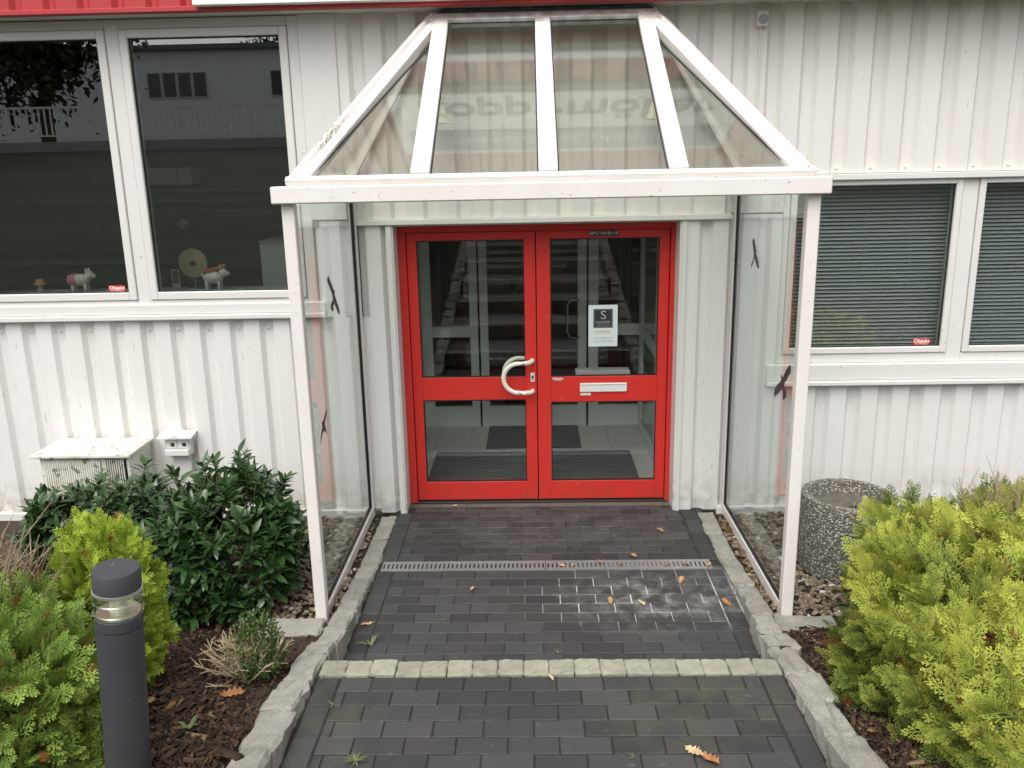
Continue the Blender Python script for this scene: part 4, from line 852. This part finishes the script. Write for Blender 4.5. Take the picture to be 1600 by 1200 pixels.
# small box shrub: half bare, half green
bs = thing('box_shrub', 'small round box shrub, half bare and half green, beside the left kerb', 'shrub', (-1.30, 3.36, 0.2))
mb = MB(); tips = []
for i in range(70):
    d = Vector((random.gauss(-.15, .5), random.gauss(0, .4), random.uniform(.35, 1.1))).normalized(); L_ = random.uniform(.18, .28); b0 = Vector((-1.30 + random.gauss(0, .02), 3.36 + random.gauss(0, .02), .18)); e = b0 + d * L_
    m_ = b0 + d * L_ * .5 + Vector((random.gauss(0, .012), random.gauss(0, .012), 0)); mb.tube([b0, m_, e], [.006, .004, .0018], 5)
    for q in range(4):
        s = b0.lerp(e, random.uniform(.45, .95)); mb.tube([s, s + (d + Vector((random.gauss(0, .6), random.gauss(0, .6), random.gauss(0, .4)))).normalized() * random.uniform(.03, .07)], [.0028, .0012], 4)
mb.build('branches', 'twig_pale', bs)
k = 2600; u = rng.normal(size=(k, 3)); u /= np.linalg.norm(u, axis=1, keepdims=True); r = rng.uniform(.55, 1.05, k)[:, None]
p = np.array([-1.255, 3.37, .34]) + u * r * np.array([.125, .125, .165]); keep = (p[:, 0] > -1.31 + 0.05 * rng.normal(size=k)) & (p[:, 2] > .2); p = p[keep]; u = u[keep]
LV = np.array([(0, 0, 0), (.5, .28, .06), (1, 0, 0), (.5, -.28, .06)]); LF = np.array([(0, 1, 2, 3)])
v, f, t = scatter(LV, LF, frames(p, u + rng.normal(size=u.shape) * .6, rng.normal(size=u.shape) + u, rng.uniform(.014, .024, len(p))), np.clip(rng.normal(.4, .25, len(p)), 0, .85))
np_mesh('leaves', v, f, 'box_leaf', bs, t)['kind'] = 'stuff'
# cherry laurel
def laurel_leaf():
    V = []; F = []; st_ = [(0, .08), (.16, .55), (.40, 1.0), (.65, .86), (.86, .42), (1.0, .02)]
    for x, wd in st_:
        z = -0.20 * x ** 2 + .05 * x
        for s in (-1, 0, 1): V.append((x, s * wd * .175, z + (0.045 * wd if s else 0.0)))
    for i in range(len(st_) - 1):
        a = i * 3; F += [(a, a + 3, a + 4, a + 1), (a + 1, a + 4, a + 5, a + 2)]
    return np.array(V), np.array(F)
LLV, LLF = laurel_leaf()
la = thing('cherry_laurel', 'wide dark green glossy cherry laurel in front of the left wall', 'shrub', (-2.05, 4.75, 0.0))
lob = [((-1.80, 4.60, .34), (.44, .46, .40)), ((-2.35, 4.82, .27), (.48, .38, .33)), ((-2.88, 4.98, .25), (.42, .30, .26)), ((-1.62, 4.42, .25), (.26, .36, .32)), ((-2.0, 4.38, .18), (.46, .36, .32))]
pos, axs, scl = [], [], []
stem = MB()
for c, rr in lob:
    k = int(520 * (rr[0] * rr[2] + rr[1] * rr[2] + rr[0] * rr[1]))
    for i in range(k):
        d = Vector(rng.normal(size=3)).normalized()
        if d.z < -0.45: continue
        q = Vector(c) + Vector((d.x * rr[0], d.y * rr[1], d.z * rr[2])) * random.uniform(.72, 1.06)
        if any(sum(((q[j] - c2[j]) / r2[j]) ** 2 for j in range(3)) < 0.42 for c2, r2 in lob): continue
        if q.z < 0.06 or q.y > 5.36: continue
        ax = (d * .8 + Vector((0, 0, .75)) + Vector(rng.normal(size=3)) * .25).normalized(); s1_ = ax.orthogonal().normalized(); s2_ = ax.cross(s1_)
        if d.z > .55 and random.random() < .10: q = q + Vector((0, 0, random.uniform(.04, .12)))
        stem.tube([q - ax * .16, q], [.004, .0025], 5)
        for j in range(random.randint(9, 12)):
            an = j * 2.4 + random.uniform(-.3, .3); h = j / 11.0; op = rad(78 - 50 * h + random.uniform(-8, 8))
            dr_ = (s1_ * math.cos(an) + s2_ * math.sin(an)) * math.sin(op) + ax * math.cos(op)
            pos.append(q - ax * (.085 * (1 - h))); axs.append(dr_); scl.append(random.uniform(.065, .142) * (1 - .30 * h))
stem.build('stems', 'stem_green', la)['kind'] = 'stuff'
pos = np.array([tuple(a) for a in pos]); axs = np.array([tuple(a) for a in axs]); scl = np.array(scl); N = len(pos)
nm_ = np.cross(np.cross(axs, np.array([0, 0, 1.0]) + rng.normal(size=(N, 3)) * .25), axs)
MM = frames(pos, axs, nm_, scl); ti = np.clip(rng.normal(.38, .22, N), 0, .85); ti = np.where(rng.random(N) < .02, .86, ti)
order = np.argsort(np.linalg.norm(pos - np.array([0, 0, 2.4]), axis=1) - 0.9 * pos[:, 2]); sel = order[:300]; rest = order[300:]
v, f, t = scatter(LLV, LLF, MM[rest], ti[rest]); np_mesh('foliage', v, f, 'laurel', la, t, True)['kind'] = 'stuff'
LM = []
for tv_ in (.15, .35, .5, .75):
    me = bpy.data.meshes.new('leaf'); me.from_pydata(LLV.tolist(), [], LLF.tolist()); a = me.attributes.new('tint', 'FLOAT', 'POINT'); a.data.foreach_set('value', np.full(len(LLV), tv_, np.float32)); me.materials.append(MATS['laurel'])
    me.polygons.foreach_set('use_smooth', np.ones(len(LLF), bool)); LM.append(me)
for i in sel:
    o = bpy.data.objects.new('leaf', LM[min(3, int(ti[i] * 4.6))]); COL.objects.link(o); o.parent = la
    m = Matrix([[*MM[i][0]], [*MM[i][1]], [*MM[i][2]], [0, 0, 0, 1]]); m.translation -= la.location; o.matrix_basis = m
# ------------------------------------------------------------------ gravel and mulch
def ico(sub=1):
    bm = bmesh.new(); bmesh.ops.create_icosphere(bm, subdivisions=sub, radius=1.0); bm.verts.ensure_lookup_table()
    v = np.array([tuple(x.co) for x in bm.verts]); f = np.array([[q.index for q in x.verts] for x in bm.faces]); bm.free(); return v, f
IV, IF = ico(1)
def bedz(p): return np.array([bed(y) for y in p[:, 1]]) + 0.015 * np.sin(p[:, 0] * 5.1 + p[:, 1] * 3) + 0.012 * np.sin(p[:, 1] * 7 - p[:, 0] * 2)
def pebbles(name, label, regions):
    P_ = []
    for (x0, x1, y0, y1, n) in regions: P_.append(np.stack([rng.uniform(x0, x1, n), rng.uniform(y0, y1, n), np.zeros(n)], 1))
    p = np.concatenate(P_); p[:, 2] = bedz(p) + rng.uniform(.002, .02, len(p)); N = len(p)
    s = rng.uniform(.008, .019, N); pv = IV * (1 + .12 * np.sin(IV[:, [1, 2, 0]] * 3.1))
    M = frames(p, np.stack([rng.normal(size=N), rng.normal(size=N), rng.normal(size=N) * .25], 1), np.stack([rng.normal(size=N) * .3, rng.normal(size=N) * .3, np.ones(N)], 1), s)
    M[:, :, 0] *= rng.uniform(1.0, 1.6, N)[:, None]; M[:, :, 2] *= rng.uniform(.45, .8, N)[:, None]
    ti = np.clip(rng.beta(2, 2.2, N) * .85, 0, .85); ti = np.where(rng.random(N) < .03, .97, ti)
    v, f, t = scatter(pv, IF, M, ti); o = np_mesh(name, v, f, 'pebble', None, t, True); tag(o, label, 'gravel', kind='stuff')
pebbles('gravel', 'brown river gravel along the wall and under the canopy glass', [(-2.3, -1.125, 4.16, 5.70, 3000), (1.285, 2.6, 4.2, 5.70, 3900)])
def chips(regions):
    P_ = []
    for (x0, x1, y0, y1, n) in regions: P_.append(np.stack([rng.uniform(x0, x1, n), rng.uniform(y0, y1, n), np.zeros(n)], 1))
    p = np.concatenate(P_); p[:, 2] = bedz(p) + rng.uniform(.0, .018, len(p)); N = len(p)
    cv = np.array([(-1, -.35, -.12), (1, -.25, -.12), (1, .3, -.12), (-1, .35, -.12), (-.9, -.3, .12), (.95, -.2, .1), (.85, .22, .14), (-1, .25, .1)]); cf = np.array([(3, 2, 1, 0), (4, 5, 6, 7), (0, 1, 5, 4), (1, 2, 6, 5), (2, 3, 7, 6), (3, 0, 4, 7)])
    M = frames(p, np.stack([rng.normal(size=N), rng.normal(size=N), rng.normal(size=N) * .3], 1), np.stack([rng.normal(size=N) * .5, rng.normal(size=N) * .5, np.ones(N)], 1), rng.gamma(2.2, .0050, N) + .004)
    ti = np.clip(rng.beta(1.5, 2.5, N) * .9, 0, .85); ti = np.where(rng.random(N) < .03, .97, ti)
    v, f, t = scatter(cv, cf, M, ti); o = np_mesh('bark_mulch', v, f, 'mulch', None, t); tag(o, 'dark brown bark mulch covering the planting beds', 'mulch', kind='stuff')
chips([(-2.6, -1.12, 2.2, 4.25, 15000), (1.22, 1.75, 2.4, 4.05, 4500), (-3.4, -2.2, 4.2, 5.3, 1500)])
# ------------------------------------------------------------------ fallen leaves and small litter
def oak_leaf(curl):
    """oak leaf along x: shallow uneven lobes, folded along the midrib and twisted"""
    up_, dn = [], []; n = 11; ph = random.uniform(0, 6.28); bend = random.uniform(-.5, .5)
    for i in range(n):
        t = i / (n - 1); wd = .30 * math.sin(math.pi * min(1, .06 + t * .94)) ** .7 * (.72 + .28 * math.cos(i * math.pi + .2)) * (0.75 + .45 * t)
        up_.append((t - .5, wd * random.uniform(.85, 1.15))); dn.append((t - .5, -wd * random.uniform(.85, 1.15)))
    V, F = [], []
    def zz(x, y): return curl * (abs(y) * .9 + .6 * x * x) + bend * x * y + .03 * math.sin(x * 9 + ph)
    for (x, y), (x2, y2) in zip(up_, dn): V += [(x, y, zz(x, y)), (x, 0, zz(x, 0)), (x2, y2, zz(x2, y2))]
    for i in range(n - 1):
        a = 3 * i; F += [(a, a + 1, a + 4), (a, a + 4, a + 3), (a + 1, a + 2, a + 5), (a + 1, a + 5, a + 4)]
    k = len(V); V += [(-.5, -.012, .03), (-.5, .012, .03), (-.78, .006, .09), (-.78, -.006, .09)]; F.append((k, k + 1, k + 2, k + 3))
    return V, F
def leaf_obj(x, y, z, s, mat, label, curl):
    V, F = oak_leaf(curl); me = bpy.data.meshes.new('fallen_leaf'); me.from_pydata(V, [], F); me.materials.append(MATS[mat]); o = bpy.data.objects.new('fallen_leaf', me); COL.objects.link(o)
    o.location = (x, y, z); o.scale = (s, s, s); o.rotation_euler = (random.uniform(-.2, .2), random.uniform(-.2, .2), random.uniform(0, 6.28)); tag(o, label, 'leaf', 'fallen leaves on the paving')
LEAVES = [(0.849, 5.345, .006, .075, 'leaf_tan', 'curled tan leaf on the paving right of the door, farthest from the drain'), (0.622, 4.95, .006, .075, 'leaf_tan', 'tan leaf at the far edge of the drain channel'),
 (0.404, 4.865, .008, .065, 'leaf_tan', 'upright tan leaf on the drain, middle of its right half'), (0.526, 4.845, .008, .05, 'leaf_tan', 'small tan leaf on the drain, just right of its middle one'), (0.164, 4.835, .006, .05, 'leaf_tan', 'leaf on the drain just right of the joint of the two grates'),
 (0.232, 4.835, .006, .045, 'leaf_tan', 'tiny leaf on the drain, second from the joint of the grates'), (0.812, 4.84, .006, .05, 'leaf_tan', 'brown leaf on the drain, third from its right end'), (0.934, 4.84, .006, .06, 'leaf_tan', 'brown leaf on the drain, second from its right end'),
 (1.068, 4.83, .006, .06, 'leaf_tan', 'brown leaf at the very right end of the drain'), (0.862, 4.62, .008, .075, 'leaf_tan', 'pointed tan leaf on white stained pavers just before the drain'), (0.424, 4.385, .008, .068, 'leaf_tan', 'crumpled tan leaf on the white stained pavers, left one of the pair'),
 (0.597, 4.355, .008, .055, 'leaf_pale', 'pale square leaf on the white stained pavers, right one of the pair'), (1.072, 4.36, .006, .075, 'leaf_orange', 'brown leaf on the dark paver border beside the right kerb'), (-0.925, 4.15, .006, .07, 'leaf_tan', 'lone tan leaf on the paver border beside the left kerb'),
 (-0.372, 4.545, .006, .045, 'leaf_tan', 'small leaf with stalk left of centre before the drain'), (-0.587, 5.80, .008, .05, 'leaf_pale', 'pale leaf on the threshold below the left door'), (0.596, 2.815, .228, .085, 'leaf_pale', 'pale leaf overlapping an orange one at the bottom of the picture'),
 (0.645, 2.765, .227, .095, 'leaf_orange', 'orange oak leaf at the bottom of the picture'), (0.06, 3.305, .226, .045, 'leaf_pale', 'small pale leaf just in front of the row of setts')]
for a in LEAVES: leaf_obj(*a, curl=random.uniform(.25, .9))
V, F = oak_leaf(.7); me = bpy.data.meshes.new('fallen_leaf'); me.from_pydata(V, [], F); me.materials.append(MATS['leaf_orange']); o = bpy.data.objects.new('fallen_leaf', me); COL.objects.link(o); o.location = (-1.30, 3.16, .25); o.scale = (.11, .08, .1); o.rotation_euler = (.5, .2, .6)
tag(o, 'large curled orange leaf on the bark mulch beside the left kerb', 'leaf')
def litter(name, label, regs, cat='leaf litter'):
    vs, fs, ts, off = [], [], [], 0
    for (x0, x1, y0, y1, n, s0, s1) in regs:
        for i in range(n):
            V, F = oak_leaf(random.uniform(.2, 1.2)); F3 = [x for x in F if len(x) == 3]; V = np.array(V); y = random.uniform(y0, y1); x = random.uniform(x0, x1) + (kerb_in(1, y) - 1.15 if x0 > 1 and x0 < 1.4 else 0)
            m = Matrix.Rotation(random.uniform(0, 6.28), 3, 'Z') @ Matrix.Rotation(random.gauss(0, .5), 3, 'X') @ Matrix.Rotation(random.gauss(0, .5), 3, 'Y')
            v = (np.array(m) @ (V * random.uniform(s0, s1)).T).T + np.array([x, y, bed(y) + random.uniform(.015, .035)])
            vs.append(v); fs.append(np.array(F3) + off); off += len(v); ts.append(np.full(len(v), random.uniform(0, .85)))
    o = np_mesh(name, np.concatenate(vs), np.concatenate(fs), 'litter', None, np.concatenate(ts)); tag(o, label, cat, kind='stuff')
litter('leaf_litter', 'brown leaf litter gathered along the right kerb and in the beds', [(1.275, 1.325, 4.15, 5.6, 70, .022, .05), (-1.145, -1.118, 4.2, 5.5, 12, .015, .03), (-1.9, -1.15, 2.5, 3.9, 26, .03, .06), (1.27, 1.6, 2.6, 3.9, 14, .03, .06), (1.4, 2.2, 4.2, 5.5, 16, .03, .05)])
def weed(x, y, z, n, ln, label, r=.0018, flat=.35):
    T = thing('weed', label, 'weed', (x, y, z), 'small weeds on the paving'); vs, fs = [], []
    for i in range(n):
        a = random.uniform(0, 6.28); d = Vector((math.cos(a), math.sin(a), flat * random.uniform(.2, 1.2))); L_ = ln * random.uniform(.5, 1.1); sd_ = Vector((-math.sin(a), math.cos(a), 0)) * r; k = len(vs)
        m_ = d * L_ * .5 + Vector((0, 0, .15 * L_)); e = d * L_
        vs += [-sd_, sd_, m_ - sd_ * 1.3, m_ + sd_ * 1.3, e]; fs += [(k, k + 1, k + 3, k + 2), (k + 2, k + 3, k + 4)]
    mb = MB(); mb.v = [tuple(v) for v in vs]; mb.f = fs; mb.build('blades', 'grass_blade', T, local=True)
weed(-0.86, 3.94, .004, 5, .085, 'green grass blades lying at the left paver border near the setts', .004)
weed(-0.518, 4.19, .003, 9, .03, 'tiny weed in a paver joint left of centre before the drain'); weed(-0.693, 2.77, .224, 26, .05, 'tuft of grass clippings at the bottom edge of the picture', .002); weed(0.362, 2.79, .224, 8, .024, 'small weed in a joint left of the orange leaf'); weed(-0.862, 3.12, .224, 6, .04, 'thin straw coloured sprig at the left border of the upper paving'); weed(-0.95, 3.31, .224, 7, .03, 'weed where the row of setts meets the left kerb'); weed(0.11, 3.86, .003, 7, .03, 'weed in a joint just beyond the setts near the middle')
weed(1.93, 4.83, .37, 12, .06, 'green seedling growing in the round planter', .004, 1.4)
weed(-1.36, 2.86, .30, 8, .05, 'little green seedling on the bark mulch right of the bollard', .006, .7)

# ------------------------------------------------------------------ the place behind the viewer, mirrored in the glass
ob = thing('opposite_building', 'long pale commercial building across the street, mirrored in the left window', 'building', (-6, -30, 3.2))
box('wall', 'far_white', ob, -26, 8, -40, -28, 3.2, 7.7); box('roof', 'far_roof', ob, -26.3, 8.3, -40.3, -27.7, 7.7, 7.9)
mk('far_pane', (0.10, 0.11, 0.12), 0.2)
for x0, nw in ((-16.9, 4), (-11.4, 2), (-6, 4), (1, 4)):
    for j in range(nw):
        wv = box('window', 'frame_white', ob, x0 + j * .68, x0 + j * .68 + .64, -27.999, -27.94, 5.7, 6.8); box('pane', 'far_pane', wv, x0 + j * .68 + .05, x0 + j * .68 + .59, -27.939, -27.93, 5.75, 6.75)
rw = box('retaining_wall', 'concrete', None, -40, 14, -10.6, -10.3, 2.3, 3.25); tag(rw, 'low concrete retaining wall below the railing, mirrored in the left window', 'wall')
rl = thing('railing', 'white metal railing along the street, mirrored in the left window', 'railing', (-6, -10.45, 3.25))
box('handrail', 'white_paint', rl, -22, 8, -10.48, -10.42, 4.05, 4.10); box('lower_rail', 'white_paint', rl, -22, 8, -10.47, -10.43, 3.38, 3.42)
br = MB()
for i in range(200): br.box(-22 + i * .15, -22 + i * .15 + .04, -10.46, -10.44, 3.425, 4.045)
o = br.build('balusters', 'white_paint', rl); o['kind'] = 'stuff'
for i in range(11): box('post', 'white_paint', rl, -22 + i * 3 - .03, -22 + i * 3 + .03, -10.415, -10.36, 3.25, 4.1)
def tree(x, y, z, h, rr, label):
    T = thing('tree', label, 'tree', (x, y, z), 'trees behind the viewer'); tk = MB(); tk.tube([(x, y, z - .3), (x + .1, y, z + h * .3), (x, y + .1, z + h * .85)], [.22, .16, .05], 8)
    for i in range(9):
        a = random.uniform(0, 6.28); t = random.uniform(.3, .75); tk.tube([(x, y, z + h * t), (x + math.cos(a) * rr * .7, y + math.sin(a) * rr * .7, z + h * (t + .18))], [.07, .02], 6)
    tk.build('trunk', 'bark', T); n = 5200; cl = rng.normal(size=(26, 3)); cl /= np.linalg.norm(cl, axis=1, keepdims=True); cc = cl * rng.uniform(.35, 1, (26, 1)) * np.array([rr, rr, h * .36]) + np.array([x, y, z + h * .62])
    p = cc[rng.integers(0, 26, n)] + rng.normal(size=(n, 3)) * rr * .2
    v, f, t = scatter(LV, LF, frames(p, rng.normal(size=(n, 3)), rng.normal(size=(n, 3)), rng.uniform(.18, .34, n)), np.clip(rng.normal(.4, .25, n), 0, .85)); np_mesh('crown', v, f, 'tree_leaf', T, t)['kind'] = 'stuff'
tree(-17, -13.5, 3.2, 9.5, 2.8, 'tall dark tree beyond the railing, mirrored at the left window edge'); tree(-13.6, -13.2, 2.9, 6.0, 2.3, 'smaller tree beyond the railing, mirrored in the left pane'); tree(-4.8, -44, 3.3, 12, 3.5, 'tree rising over the roof of the opposite building'); tree(-14, -45, 3.3, 13, 4, 'second tree rising over the roof of the opposite building'); tree(7.5, -13.5, 3.2, 8, 2.6, 'tree beside the street right of the stairs')
for x, lab in ((-2.1, 'clipped dark hedge left of the garden stairs behind the viewer'), (2.25, 'clipped dark hedge right of the garden stairs behind the viewer')):
    H = thing('stair_hedge', lab, 'hedge', (x, -3.5, 1.5), 'hedges flanking the stairs'); n = 9000; y = rng.uniform(-8, 0.6, n); zb = np.array([bed(a) for a in y]); a = rng.uniform(0, 3.14, n)
    p = np.stack([x + .62 * np.cos(a) * rng.uniform(.8, 1.05, n), y, zb + .95 * np.sin(a) ** .6 * rng.uniform(.6, 1.05, n)], 1)
    v, f, t = scatter(LV, LF, frames(p, rng.normal(size=(n, 3)), rng.normal(size=(n, 3)), rng.uniform(.07, .13, n)), np.clip(rng.normal(.35, .25, n), 0, .85)); np_mesh('foliage', v, f, 'tree_leaf', H, t)['kind'] = 'stuff'
